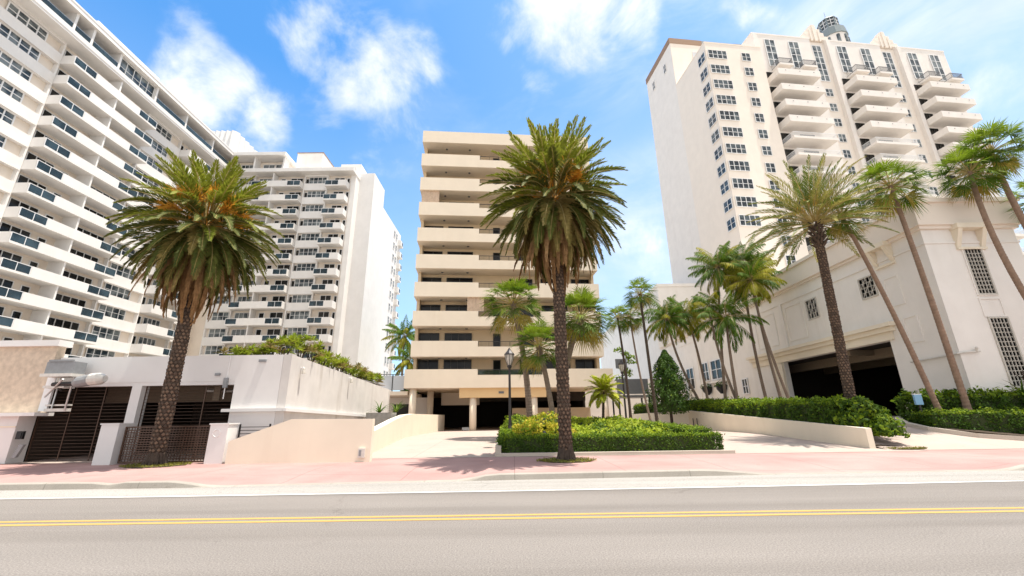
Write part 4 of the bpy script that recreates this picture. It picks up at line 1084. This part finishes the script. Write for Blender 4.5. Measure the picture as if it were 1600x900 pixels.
# ------------------------------------------------------------------ hedges and shrubs
HM = ['hedge', 'hedge_top', 'hedge_core']
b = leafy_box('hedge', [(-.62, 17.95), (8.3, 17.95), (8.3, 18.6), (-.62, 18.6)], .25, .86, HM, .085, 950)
tag(b, 'low clipped green hedge along the front of the central bed behind the mid palm', 'hedge', 'clipped hedges of the central bed')
b = leafy_box('hedge', [(7.5, 18.78), (8.35, 18.78), (7.3, 27), (6.5, 27)], .5, 1.05, HM, .09, 420, sl=(.5, 1.35))
tag(b, 'low clipped hedge running back along the right edge of the central bed', 'hedge', 'clipped hedges of the central bed')
b = leafy_box('hedge', [(-.62, 18.78), (.05, 18.78), (.05, 25.5), (-.62, 25.5)], .4, .98, HM, .09, 420, sl=(.4, 1.2))
tag(b, 'low clipped hedge running back along the left edge of the central bed', 'hedge', 'clipped hedges of the central bed')
b = MB(['lime', 'lime_b', 'hedge_core'])
N = 15000; x = RNG.uniform(0, 7.3, N); y = RNG.uniform(18.8, 31, N)
hgt = lambda x, y: .68 + .62 * np.clip((y - 18.6) / 7, 0, 1) + .10 * np.sin(x * 2.7 + y * .9) + .08 * np.sin(y * 2.3 - x * 1.4) + .07 * np.sin(x * 6 + y * 5)
C = np.stack([x, y, hgt(x, y) + RNG.normal(0, .05, N)], 1)
leaves(b, C, np.repeat([[0, -.3, 1.]], N, 0), .19, np.where(np.sin(C[:, 0] * 2.1 + np.sin(C[:, 1] * 1.3)) * np.sin(C[:, 1] * 1.7 + 1) + RNG.normal(0, .5, N) > .35, 1, 0).tolist(), .5, .7)
g = [(i * .5, 18.8 + j * .6) for j in range(21) for i in range(15)]
b.add([(px, py, float(hgt(px, py)) - .1) for px, py in g], [(j * 15 + i, j * 15 + i + 1, (j + 1) * 15 + i + 1, (j + 1) * 15 + i) for j in range(20) for i in range(14)], 2)
tag(b.build('ground_cover'), 'lime green leafy ground cover filling the central bed', 'ground cover', None, 'stuff')
def shrub(name, c, r, n, size, mats, label, cat='shrub', group=None, core=True):
    b = MB(mats + ['hedge_core'])
    if core: mound(b, (c[0], c[1], c[2] - r[2] * .3), (r[0] * .68, r[1] * .68, r[2] * .85), len(mats))
    blob_leaves(b, c, r, n, size, list(range(len(mats))))
    return tag(b.build(name), label, cat, group)
shrub('golden_shrub', (.62, 19.25, .95), (.72, .55, .5), 1000, .15, ['gold', 'lime'], 'golden yellow leaved bush just right of the near lamp post base', group='golden bushes in the central bed')
shrub('golden_shrub', (2.0, 19.35, .95), (.66, .55, .45), 900, .15, ['gold', 'gold', 'lime'], 'golden yellow leaved bush beside the trunk of the mid palm', group='golden bushes in the central bed')
shrub('golden_shrub', (1.6, 22.6, 1.3), (1.3, .7, .5), 900, .16, ['gold', 'lime'], 'yellow-green bush behind the two golden bushes at the fan palm feet', group='golden bushes in the central bed')
shrub('green_shrub', (.1, 22.2, 1.2), (.7, .8, .55), 700, .16, ['lime', 'lime_b'], 'rounded lime green bush behind the near lamp post')
b = MB(['blackmetal']); b.tube([(1.28, 19.0, .5), (1.28, 19.0, .95), (1.28, 19.0, 1.05)], [.14, .11, .05], 8); tag(b.build('bollard_light'), 'short black bollard light between the two golden bushes', 'garden light')

b = leafy_box('hedge', [(15.1, 20.6), (16.9, 20.6), (17.6, 40), (15.25, 40)], .95, 2.1, HM, .15, 330, sl=(1.6, 2.75), jitter=.09, wob=.12)
tag(b, 'tall leafy hedge on top of the long cream retaining wall', 'hedge')
shrub('hedge_bush', (15.95, 20.3, 1.35), (1.0, .8, .95), 1200, .22, ['hedge', 'hedge', 'hedge_top'], 'loose dark green bush ending the tall hedge at the date palm foot', 'bush')
shrub('hedge_bush', (16.15, 19.35, .85), (.6, .55, .65), 700, .19, ['hedge', 'hedge_top'], 'small round green bush at the tip of the retaining wall', 'bush')
b = leafy_box('hedge', [(20.1, 21.6), (25.9, 19.15), (26.2, 20.0), (20.3, 22.6)], .6, 1.55, HM, .13, 480, jitter=.07, wob=.1)
tag(b, 'low green hedge along the curved kerb by the garage mouth', 'hedge')
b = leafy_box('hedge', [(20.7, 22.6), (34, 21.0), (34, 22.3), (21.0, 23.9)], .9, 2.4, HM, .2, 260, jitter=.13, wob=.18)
tag(b, 'taller loose hedge under the grid windows of the off-white building', 'hedge')
b = leafy_box('hedge', [(11.2, 41.0), (14.8, 38.4), (15.4, 39.4), (11.8, 42.2)], 1.4, 2.5, HM, .2, 200, jitter=.1, wob=.12)
tag(b, 'green hedge behind the far bend of the cream retaining wall', 'hedge')
for x, y, r, l, m in ((27.0, 19.5, .6, 'orange and yellow croton bush nearest the end of the kerb hedge', ['croton', 'gold', 'gold']), (28.4, 19.5, .6, 'reddish croton bush in front of the low planter wall', ['croton', 'croton', 'lime']), (29.9, 19.5, .7, 'yellow croton bush at the right edge by the kerb', ['gold', 'croton'])):
    shrub('croton_bush', (x, y, .95), (r, r * .8, .5), 480, .2, m, l, 'bush', 'croton bushes by the right kerb')
def spiky(name, c, n, L, mats, label, cat='plant', group=None, par=None):
    b = MB(mats)
    for k in range(n):
        az = k * 2.4; el = rad(random.uniform(15, 80)); h = np.array([math.cos(az), math.sin(az), 0]); P = []
        e = el
        p = np.array(c, float); w = np.array([-h[1], h[0], 0]) * .05 * L
        pts = [p]; 
        for i in range(4): p = p + (h * math.cos(e) + np.array([0, 0, math.sin(e)])) * L / 4; e -= .28; pts.append(p)
        for i in range(4):
            wa, wb = w * (1 - i / 4.2), w * (1 - (i + 1) / 4.2)
            b.quads(np.array([[pts[i] - wa, pts[i] + wa, pts[i + 1] + wb, pts[i + 1] - wb]]), k % len(mats))
    return tag(b.build(name), label, cat, group)
spiky('agave', (25.9, 22.2, 2.1), 26, 1.4, ['hedge', 'cp_a'], 'dark spiky agave in front of the grid windows')
b = MB(['bark']); b.tube([(26.3, 22.3, 2.2), (26.4, 22.3, 3.6)], [.03, .02], 6)
for k in range(5): a = k * 1.3; b.tube([(26.36, 22.3, 2.9 + .12 * k), (26.36 + .35 * math.cos(a), 22.3 + .2 * math.sin(a), 3.15 + .12 * k)], [.015, .02], 5)
tag(b.build('flower_stalk'), 'bare branching flower stalk rising above the agave', 'plant')
spiky('fern_plant', (-8.3, 27.2, 2.0), 16, 1.2, ['coco_a', 'hedge'], 'dark green arching plant in the rough grey planter box')
spiky('fern_plant', (-9.6, 36, 2.1), 22, 1.4, ['lime_b', 'hedge'], 'green arching plant left of the carport columns')
t = thing('utility_sign', (20.5, 22.25, .8), 'pale blue box sign on a short post by the garage mouth', 'sign')
b = MB(['blue_sign', 'frame_white']); b.box(20.35, 20.72, 22.2, 22.3, 1.95, 2.45, 0)
b.box(20.33, 20.74, 22.19, 22.31, 2.45, 2.49, 1); b.build('panel', t)
b = MB(['frame_dark']); b.box(20.5, 20.57, 22.22, 22.28, .8, 1.95); b.build('post', t)

# shrubs along the roof edge of the garage
spots = [(-12.4, 18.7, .55), (-11.7, 18.9, .75), (-10.9, 18.8, .95), (-10.3, 19.0, 1.15), (-10.0, 19.9, 1.15), (-10.0, 21.0, 1.05), (-10.0, 22.2, .95), (-10.0, 23.4, .9), (-10.0, 24.7, .95), (-10.0, 26.0, .85), (-10.0, 27.3, .8), (-10.0, 28.6, .85), (-10.0, 29.9, .75), (-10.0, 31.2, .9)]
names = ['lowest yellowish', 'low spreading', 'leafy', 'tallest bushy', 'bright tufted', 'broad leafy', 'feathery', 'yellow-tipped', 'dense round', 'straggly', 'pale leafy', 'green tufted', 'small yellowing', 'rounded last']
for i, (x, y, h) in enumerate(spots):
    zb = 4.05 if y < 19.5 else 4.3 - (y - 18) * .037
    t = thing('rooftop_shrub', (x, y, zb), '%s shrub in the row along the garage roof edge, number %d from the street corner' % (names[i], i + 1) if False else '', 'shrub', 'shrubs along the garage roof edge')
    where = ('on the roof edge above the white garage front' if y < 18.95 else 'above the street corner of the garage') if y < 19.5 else ('above the near half of the stained side wall' if y < 25 else 'above the far half of the stained side wall')
    t['label'] = '%s green shrub %s' % (names[i], where)
    b = MB(['bark'])
    for k in range(5): a = k * 1.3; b.tube([(x, y, zb - .1), (x + .25 * math.cos(a), y + .25 * math.sin(a), zb + h * .55)], [.035, .02], 5)
    b.build('stem', t)
    b = MB(['shrub', 'shrub', 'shrub_b', 'hedge_core'])
    for k in range(13):
        a = random.uniform(0, 6.28); q = random.uniform(.15, .6); p = np.array([x + q * math.cos(a), y + q * math.sin(a), zb + h * random.uniform(.35, .95)])
        n = 26; az = RNG.uniform(0, 6.28, n); el = RNG.uniform(-.2, 1.3, n)
        d = np.stack([np.cos(az) * np.cos(el), np.sin(az) * np.cos(el), np.sin(el)], 1); L = RNG.uniform(.25, .45, (n, 1)); w = unit(np.cross(d, [[0, 0, 1.]])) * .035
        b.quads(np.stack([p + d * 0, p + d * L * .5 - w, p + d * L - np.array([0, 0, .06]), p + d * L * .5 + w], 1), int(RNG.choice([0, 1, 1, 2])))
    b.build('foliage', t)

# conical evergreen
t = thing('conical_tree', (12.8, 36, .45), 'dense cone-shaped dark green tree behind the central bed', 'tree')
b = MB(['bark']); b.tube([(12.8, 36, .4), (12.85, 36, 2.4), (12.9, 36, 6.2)], [.14, .11, .02], 8); b.build('trunk', t)
b = MB(['conifer', 'hedge', 'hedge_top', 'hedge_core'])
mound(b, (12.88, 36, 1.9), (.8, .8, 3.6), 3)
N = 9000; f = RNG.random(N) ** .75; az = RNG.uniform(0, 6.28, N)
prof = np.interp(f, [0, .08, .25, .5, .8, 1], [1.0, 1.6, 1.62, 1.25, .68, .08]) * (1 + .17 * np.sin(az * 5 + f * 17) + .15 * np.sin(az * 9 - f * 31))
q = prof * (1 - .45 * RNG.random(N) ** 2)
C = np.stack([12.88 + np.cos(az) * q, 36 + np.sin(az) * q, 1.7 + f * 5.2], 1)
leaves(b, C, np.stack([np.cos(az), np.sin(az), np.full(N, .5)], 1), .2, RNG.choice([0, 0, 0, 1, 2], N, p=[.3, .3, .25, .12, .03]).tolist(), .45, .7)
b.build('crown', t)

# ------------------------------------------------------------------ palms
canary_palm((1.8, 15.75, .15), (1.82, 15.75, 10.3), .215, .195, 2.62, 'thick date palm with a huge round crown in front of the cream balcony building', group='canary palms on the sidewalk')
canary_palm((-12.75, 16.1, .15), (-12.8, 16.1, 9.4), .235, .2, 2.5, 'thick leaning date palm with a huge round crown in front of the brown gate', nfr=190, skirt=56, group='canary palms on the sidewalk')
grass_ring((1.8, 15.7, .155), .95, 'mossy grass patch around the foot of the mid date palm', 'grass patches at the palm feet')
grass_ring((-12.6, 16.0, .155), 1.0, 'dry grass patch around the foot of the left date palm', 'grass patches at the palm feet')
grass_ring((16.0, 18.7, .17), .8, 'mossy grass patch at the near end of the cream retaining wall', 'grass patches at the palm feet')

def date_palm(base, mid, crown, label):
    t = thing('date_palm', base, label, 'palm tree')
    phoenix_trunk(t, base, tuple(np.array(crown) - [0, 0, .7]), .225, .2)
    b = MB(['trunk_cp']); boots(b, (crown[0], crown[1], crown[2] - .1), 1.4, 60, .29, 0); b.build('leaf_bases', t)
    b = MB(['date_a', 'date_b', 'cp_rachis']); c = np.array(crown)
    for k in range(92):
        f = (k + .5) / 92; az = k * 2.39996 + random.uniform(-.2, .2); el = rad(84 - 100 * f ** .9) + random.uniform(-.1, .1)
        bs = c + np.array([math.cos(az) * .2, math.sin(az) * .2, .2 - .4 * f])
        frond(b, bs, az, el, random.uniform(3.1, 3.9), random.uniform(.45, .95) * (1.2 if .2 < f < .8 else .8), 36, .5, .045, 0 if random.random() < .7 else 1, 2, 42, 30, .26, .06, .03, .5, random.uniform(-.2, .2))
    b.build('crown', t)
    for k in range(3):
        b = MB(['cp_orange']); az = k * 2.1; p = c + np.array([math.cos(az) * .7, math.sin(az) * .7, 1.1]); N = 50; d = unit(RNG.normal(0, 1, (N, 3))); w = unit(np.cross(d, RNG.normal(0, 1, (N, 3)))) * .02
        b.quads(np.stack([p - w, p + w, p + d * .4 + w, p + d * .4 - w], 1), 0)
        b.build('flower_stalk', t)
date_palm((16.9, 22, 1.0), None, (17.3, 22, 12.0), 'tall date palm with grey-green arching fronds in front of the garage mouth')

def fan_palm(base, mid, crown, r0, r1, n, pet, Rf, label, group=None, droop=.32, low=-55, trunk='trunk_tan', mats=('fan_a', 'fan_b', 'fan_y'), nseg=24, dead=True, name='fan_palm', bt=None):
    t = thing(name, base, label, 'palm tree', group)
    ringed_trunk('trunk', bent(base, mid, crown), r0, r1, trunk, t, top_boots=bt)
    b = MB(list(mats) + ['cp_rachis']); c = np.array(crown)
    for k in range(n):
        f = (k + .5) / n; az = k * 2.39996 + random.uniform(-.3, .3); el = rad(82 + (low - 82) * f) + random.uniform(-.15, .15)
        mi = 1 if f < .35 else (0 if random.random() < .75 else 1)
        if dead and f > .86 and random.random() < .6: mi = 2
        fan(b, c + np.array([math.cos(az) * .08, math.sin(az) * .08, .1 - .25 * f]), az, el, pet * random.uniform(.8, 1.15), Rf * random.uniform(.88, 1.1), mi, 3, nseg, random.uniform(190, 240), droop, .022)
    b.build('crown', t); return t
WG = 'washingtonia palms by the off-white building'
fan_palm((22.65, 22, 1.0), (22.5, 22, 8.5), (22.25, 22, 14.3), .155, .115, 40, .95, .95, 'slim straight fan palm standing right of the garage mouth', WG)
fan_palm((21.35, 22.1, 1.2), (20.3, 22.1, 7.1), (19.0, 22.1, 12.5), .135, .1, 26, .8, .8, 'slim curving fan palm leaning left beside the date palm crown', WG)
fan_palm((29.2, 21.6, .9), (27.0, 21.6, 8.2), (26.7, 21.6, 14.9), .16, .12, 40, .95, .95, 'curved fan palm in front of the upper grid window', WG)
fan_palm((30.6, 21.4, .9), (28.7, 21.4, 9.4), (28.1, 21.4, 16.1), .175, .13, 42, 1.0, 1.0, 'tallest fan palm leaning left at the right edge of the photo', WG)
fan_palm((31.6, 21.8, .9), (30.8, 21.8, 7.0), (30.3, 21.8, 13.2), .15, .11, 24, .85, .85, 'fan palm mostly cut off by the right edge, lowest of its group', WG)
SG = 'fan palms in the central bed'
fan_palm((.95, 26, .7), (.72, 26, 4.6), (.05, 26, 8.5), .19, .16, 58, 1.2, .95, 'sturdy fan palm with a full crown between the lamp post and the mid palm', SG, .35, -45, 'trunk_grey', bt=(.9, 26))
fan_palm((2.2, 24, .7), (1.95, 24, 3.0), (1.5, 24, 5.4), .16, .13, 44, .95, .85, 'shorter fan palm just left of the mid palm trunk', SG, .35, -40, 'trunk_grey', bt=(.7, 20))
fan_palm((2.6, 25.2, .7), (3.0, 25.2, 3.9), (4.15, 25.2, 7.4), .2, .17, 56, 1.15, 1.0, 'fan palm leaning right from behind the mid palm trunk', SG, .35, -50, 'trunk_grey', bt=(1.2, 34))
BG = 'slender fan palms beside the service stair'
fan_palm((10.35, 32, .6), (10.2, 32, 6), (10.05, 32, 10.8), .13, .09, 36, .75, .8, 'tallest slender fan palm between the cream building and the cone tree', BG, .4, -45, 'bark')
fan_palm((9.0, 34, .6), (8.9, 34, 5), (8.65, 34, 9.35), .12, .08, 30, .65, .7, 'slender fan palm nearest the cream building', BG, .4, -45, 'bark')
fan_palm((10.9, 35, .6), (10.3, 35, 5), (9.95, 35, 9.7), .09, .07, 30, .7, .75, 'slender fan palm with a thin pale trunk, just left of the tallest one', BG, .6, -50, 'trunk_grey')

def feather_palm(base, mid, crown, r0, r1, n, L, label, group=None, mats=('coco_a', 'coco_y'), low=-40, hang=.75, droop=1.1, yf=.25, ll=.7, name='coconut_palm', trunk='trunk_grey', bt=None, lw=.055):
    t = thing(name, base, label, 'palm tree', group)
    ringed_trunk('trunk', bent(base, mid, crown), r0, r1, trunk, t, top_boots=bt)
    b = MB(list(mats) + ['cp_rachis']); c = np.array(crown)
    if mats[0] != 'pyg': n = int(n * 1.45)
    for k in range(n):
        f = (k + .5) / n; az = k * 2.39996 + random.uniform(-.3, .3); el = rad(80 + (low - 80) * f) + random.uniform(-.12, .12)
        frond(b, c + np.array([math.cos(az) * .07, math.sin(az) * .07, .15 - .3 * f]), az, el, L * random.uniform(.85, 1.1), droop * random.uniform(.75, 1.25), 40, ll, lw,
              1 if (random.random() < yf or f > .85) else 0, 2, 58, 12, .14, hang, .026, .5, random.uniform(-.2, .2))
    b.build('crown', t); return t
CG = 'coconut palms in front of the off-white building'
A = dict(group=CG)
feather_palm((16.7, 38, 1.6), (14.9, 38, 6.0), (14.2, 38, 10.2), .125, .09, 24, 2.7, 'coconut palm leaning left, right behind the cone tree', bt=(.5, 14), **A)
feather_palm((17.1, 38.5, 1.6), (16.9, 38.5, 6), (16.3, 38.5, 10.4), .125, .09, 22, 2.6, 'coconut palm with yellowing fronds crossing the leaning one', yf=.5, bt=(.5, 14), **A)
feather_palm((16.9, 35, 1.6), (17.3, 35, 7), (18.1, 35, 14.0), .125, .09, 26, 2.8, 'coconut palm with the highest crown left of the tall pair', bt=(.6, 16), **A)
feather_palm((17.2, 33.6, 1.5), (17.2, 33.6, 5.5), (17.35, 33.6, 9.2), .125, .09, 18, 3.0, 'shorter dark green coconut palm in the middle of the cluster', mats=('coco_a', 'coco_a'), yf=0, bt=(.6, 16), **A)
feather_palm((17.6, 33.9, 1.5), (16.6, 34, 6), (16.4, 34.2, 10.2), .11, .08, 8, 1.8, 'thin coconut palm stem rising behind the shorter dark one', **A)
feather_palm((20.3, 35, 1.6), (20.0, 35, 8), (20.3, 35, 14.3), .125, .09, 26, 2.7, 'left palm of the tall coconut pair near the garage lintel', bt=(.6, 16), **A)
feather_palm((20.9, 34, 1.6), (20.6, 34.4, 8), (20.9, 35, 12.9), .125, .09, 22, 2.6, 'right palm of the tall coconut pair near the garage lintel', yf=.3, bt=(.5, 14), **A)
feather_palm((21.0, 33, 1.5), (19.9, 33, 7.5), (19.6, 33, 12.2), .11, .08, 18, 2.5, 'coconut palm crossing behind the tall pair with drooping yellow fronds', yf=.6, bt=(.5, 12), **A)
feather_palm((5.4, 27, 1.0), (5.5, 27, 2.0), (5.6, 27, 3.05), .09, .07, 44, 1.3, 'small yellow-green feather palm at the right end of the carport', None, ('pyg', 'pyg'), -25, .1, 1.0, 0, .34, 'pygmy_palm', 'bark')
FG = 'palms seen between the two buildings'
feather_palm((-20.0, 78, 0), (-20.2, 78, 9), (-20.2, 78, 16.5), .25, .18, 20, 4.2, 'distant coconut palm with the higher crown in the gap beside the cream building', FG, lw=.12, ll=.9)
feather_palm((-18.4, 74, 0), (-18.3, 74, 6), (-18.0, 74, 11.5), .25, .18, 18, 4.0, 'distant coconut palm with the lower crown in the gap beside the cream building', FG, lw=.12, ll=.9)
shrub('background_bush', (-17.0, 72, 5.5), (2.0, 1.5, 3.2), 900, .5, ['hedge', 'coco_a'], 'dark bush at the foot of the distant palms between the buildings', 'bush')
t = thing('garden_tree', (12.5, 47, 2), 'thin small-leaved tree above the service stair', 'tree')
b = MB(['bark']); b.tube([(12.3, 47, .4), (12.5, 47, 8.6)], [.1, .04], 6); b.build('trunk', t)
b = MB(['lime_b', 'hedge_top'])
for k in range(8): blob_leaves(b, (12.4 + random.uniform(-1, .7), 47, 5.4 + k * .45), (.55, .5, .35), 70, .3, [0, 0, 1])
b.build('crown', t)

# ------------------------------------------------------------------ lamp posts
def lamp_post(x, y, z0, zt, label, banner=False):
    t = thing('lamp_post', (x, y, z0), label, 'street lamp', 'dark lantern lamp posts')
    b = MB(['lampmetal'])
    b.tube([(x, y, z0), (x, y, z0 + .5), (x, y, z0 + .75), (x, y, zt - .9)], [.17, .15, .075, .055], 10)
    b.tube([(x, y, zt - .95), (x, y, zt - .85), (x, y, zt - .78)], [.06, .13, .1], 10); b.build('pole', t)
    b = MB(['lampglass']); b.tube([(x, y, zt - .78), (x, y, zt - .5), (x, y, zt - .28)], [.1, .19, .22], 8); b.build('lantern_glass', t)
    b = MB(['lampmetal'])
    b.tube([(x, y, zt - .28), (x, y, zt - .22), (x, y, zt - .06), (x, y, zt + .1)], [.26, .24, .1, .015], 8)
    for k in range(8):
        a = 2 * PI * k / 8; ca, sa = math.cos(a), math.sin(a)
        b.tube([(x + .105 * ca, y + .105 * sa, zt - .78), (x + .195 * ca, y + .195 * sa, zt - .5), (x + .225 * ca, y + .225 * sa, zt - .28)], .012, 4)
    b.build('lantern_cap', t)
lamp_post(-.18, 21.0, .5, 4.85, 'dark lantern lamp post standing in front of the carport, left of the fan palms')
lamp_post(8.0, 31.5, .5, 5.5, 'dark lantern lamp post farther back by the service stair')

# ------------------------------------------------------------------ camera, light, sky
cam = bpy.data.cameras.new('Camera'); co = bpy.data.objects.new('Camera', cam); COL.objects.link(co)
F_ = 660.; pitch = math.atan(F_ / 2150.); rho = .014
c_, s_ = math.cos(pitch), math.sin(pitch)
f = Vector((0, c_, s_)); U0 = Vector((0, -s_, c_)); X = Vector((1, 0, 0))
r = X * math.cos(rho) - U0 * math.sin(rho); u = U0 * math.cos(rho) + X * math.sin(rho)
co.matrix_world = Matrix(((r.x, u.x, -f.x, 0), (r.y, u.y, -f.y, 0), (r.z, u.z, -f.z, 1.6), (0, 0, 0, 1)))
cam.sensor_width = 36; cam.lens = 36 * F_ / 1600; cam.clip_start = .1; cam.clip_end = 3000
S.camera = co

EL = 76
SUN = Vector((.95, -.16, 0)).normalized() * math.cos(rad(EL)) + Vector((0, 0, math.sin(rad(EL))))
sun = bpy.data.lights.new('Sun', 'SUN'); so = bpy.data.objects.new('Sun', sun); COL.objects.link(so)
sun.energy = 3.0; sun.angle = rad(.55); sun.color = (1, .93, .83)
so.rotation_euler = SUN.to_track_quat('Z', 'Y').to_euler()

w = bpy.data.worlds.new('World'); S.world = w; w.use_nodes = True
nt = w.node_tree; bg = nt.nodes['Background']
sky = nt.nodes.new('ShaderNodeTexSky'); sky.sky_type = 'NISHITA'; sky.sun_disc = False
sky.sun_elevation = rad(EL); sky.sun_rotation = math.atan2(SUN.x, SUN.y); sky.air_density = 1.0; sky.dust_density = .6; sky.ozone_density = 1.6
def math_(op, a, b_=None, c=None):
    n = nt.nodes.new('ShaderNodeMath'); n.operation = op
    for i, v in enumerate((a, b_, c)):
        if v is None: continue
        if isinstance(v, bpy.types.NodeSocket): nt.links.new(v, n.inputs[i])
        else: n.inputs[i].default_value = v
    return n.outputs[0]
tc = nt.nodes.new('ShaderNodeTexCoord'); DIR = tc.outputs['Generated']
def vnoise(scale, detail, rough, stretch=(1, 1, 1), rot=(0, 0, 0), dist=0):
    mp = nt.nodes.new('ShaderNodeMapping'); mp.inputs['Scale'].default_value = stretch; mp.inputs['Rotation'].default_value = rot; nt.links.new(DIR, mp.inputs[0])
    n = nt.nodes.new('ShaderNodeTexNoise'); n.inputs['Scale'].default_value = scale; n.inputs['Detail'].default_value = detail; n.inputs['Roughness'].default_value = rough; n.inputs['Distortion'].default_value = dist
    nt.links.new(mp.outputs[0], n.inputs['Vector']); return n.outputs['Fac']
CLOUDS = [((-0.544, 0.571, 0.615), 0.097, 0.7), ((-0.521, 0.617, 0.59), 0.147, 0.8), ((-0.482, 0.666, 0.568), 0.142, 0.62), ((-0.448, 0.695, 0.562), 0.088, 0.4), ((-0.345, 0.621, 0.703), 0.134, 0.85), ((-0.301, 0.68, 0.669), 0.191, 1.1), ((-0.225, 0.671, 0.707), 0.145, 0.75), ((-0.266, 0.751, 0.604), 0.169, 0.7), ((-0.186, 0.668, 0.72), 0.08, 0.4), ((0.107, 0.622, 0.776), 0.223, 0.95), ((0.23, 0.622, 0.749), 0.158, 0.8), ((0.007, 0.657, 0.754), 0.128, 0.6), ((0.027, 0.732, 0.681), 0.101, 0.55), ((0.448, 0.57, 0.689), 0.108, 0.6), ((-0.276, 0.803, 0.528), 0.121, 0.5), ((-0.329, 0.803, 0.497), 0.084, 0.4), ((0.29, 0.892, 0.345), 0.193, 0.35), ((0.729, 0.496, 0.472), 0.093, 0.5)]
# cumulus banks: where the clouds stand in the sky, broken up by fractal noise
warp = nt.nodes.new('ShaderNodeTexNoise'); warp.inputs['Scale'].default_value = 5; warp.inputs['Detail'].default_value = 4; nt.links.new(DIR, warp.inputs['Vector'])
wv = nt.nodes.new('ShaderNodeVectorMath'); wv.operation = 'MULTIPLY_ADD'; nt.links.new(warp.outputs['Color'], wv.inputs[0]); wv.inputs[1].default_value = (.22,) * 3
nt.links.new(DIR, wv.inputs[2])
wv2 = nt.nodes.new('ShaderNodeVectorMath'); wv2.operation = 'SUBTRACT'; nt.links.new(wv.outputs[0], wv2.inputs[0]); wv2.inputs[1].default_value = (.11,) * 3
mask = None
for d, rr, amt in CLOUDS:
    dn = nt.nodes.new('ShaderNodeVectorMath'); dn.operation = 'DISTANCE'; nt.links.new(wv2.outputs[0], dn.inputs[0]); dn.inputs[1].default_value = d
    mr = nt.nodes.new('ShaderNodeMapRange'); mr.interpolation_type = 'SMOOTHERSTEP'; mr.inputs[1].default_value = rr; mr.inputs[2].default_value = 0.0; mr.inputs[3].default_value = 0; mr.inputs[4].default_value = amt
    nt.links.new(dn.outputs['Value'], mr.inputs[0])
    mask = mr.outputs[0] if mask is None else math_('MAXIMUM', mask, mr.outputs[0])
n1 = vnoise(5.5, 10, .6, dist=.35)
dens = math_('ADD', math_('MULTIPLY', mask, 1.5), math_('MULTIPLY', math_('SUBTRACT', n1, .5), 4.2))
dr = nt.nodes.new('ShaderNodeMapRange'); dr.interpolation_type = 'SMOOTHSTEP'; dr.inputs[1].default_value = .25; dr.inputs[2].default_value = 1.9; nt.links.new(dens, dr.inputs[0])
cum = math_('MULTIPLY', dr.outputs[0], math_('MINIMUM', math_('MULTIPLY', mask, 3.0), 1.0))
# thin high cloud, denser towards the right
sx = nt.nodes.new('ShaderNodeSeparateXYZ'); nt.links.new(DIR, sx.inputs[0])
ci = nt.nodes.new('ShaderNodeMapRange'); ci.interpolation_type = 'SMOOTHSTEP'; ci.inputs[1].default_value = .38; ci.inputs[2].default_value = .75; nt.links.new(vnoise(3.0, 7, .58, (1, 1, 2.2), (.3, .5, .4), .6), ci.inputs[0])
side = nt.nodes.new('ShaderNodeMapRange'); side.inputs[1].default_value = -.35; side.inputs[2].default_value = .55; side.inputs[3].default_value = .0; side.inputs[4].default_value = 1.0; nt.links.new(sx.outputs[0], side.inputs[0])
cir = math_('MULTIPLY', ci.outputs[0], math_('MULTIPLY', side.outputs[0], .6))
# unseen cloud bank added behind and beside the viewer to fill the shaded walls
fill_region = nt.nodes.new('ShaderNodeMapRange'); fill_region.interpolation_type = 'SMOOTHSTEP'; fill_region.inputs[1].default_value = .36; fill_region.inputs[2].default_value = -.1; nt.links.new(sx.outputs[1], fill_region.inputs[0])
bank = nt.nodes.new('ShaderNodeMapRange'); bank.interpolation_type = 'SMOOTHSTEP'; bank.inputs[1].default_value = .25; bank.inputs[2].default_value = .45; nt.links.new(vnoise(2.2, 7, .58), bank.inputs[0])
cover = math_('MINIMUM', math_('ADD', math_('ADD', cum, cir), math_('MULTIPLY', fill_region.outputs[0], bank.outputs[0])), 1.0)
skyc = mixrgb(nt, 1.0, sky.outputs[0], (.41, .84, 1.08), 'MULTIPLY')
# thin even veil of high cloud: little at the left, more to the right and low down
low = nt.nodes.new('ShaderNodeMapRange'); low.inputs[1].default_value = .65; low.inputs[2].default_value = .05; low.inputs[3].default_value = 0; low.inputs[4].default_value = .62; nt.links.new(sx.outputs[2], low.inputs[0])
veil = math_('ADD', math_('MULTIPLY', side.outputs[0], .34), low.outputs[0])
skyc = mixrgb(nt, veil, skyc, (3.2, 3.7, 4.2))
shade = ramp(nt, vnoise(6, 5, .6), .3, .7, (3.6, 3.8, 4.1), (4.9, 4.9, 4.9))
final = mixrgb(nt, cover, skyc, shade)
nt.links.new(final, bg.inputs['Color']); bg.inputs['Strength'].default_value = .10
S.render.engine = 'CYCLES'
S.view_settings.view_transform = 'Standard'; S.view_settings.look = 'None'; S.view_settings.exposure = 1.45; S.view_settings.gamma = 1
S.render.resolution_x = 1024; S.render.resolution_y = 576
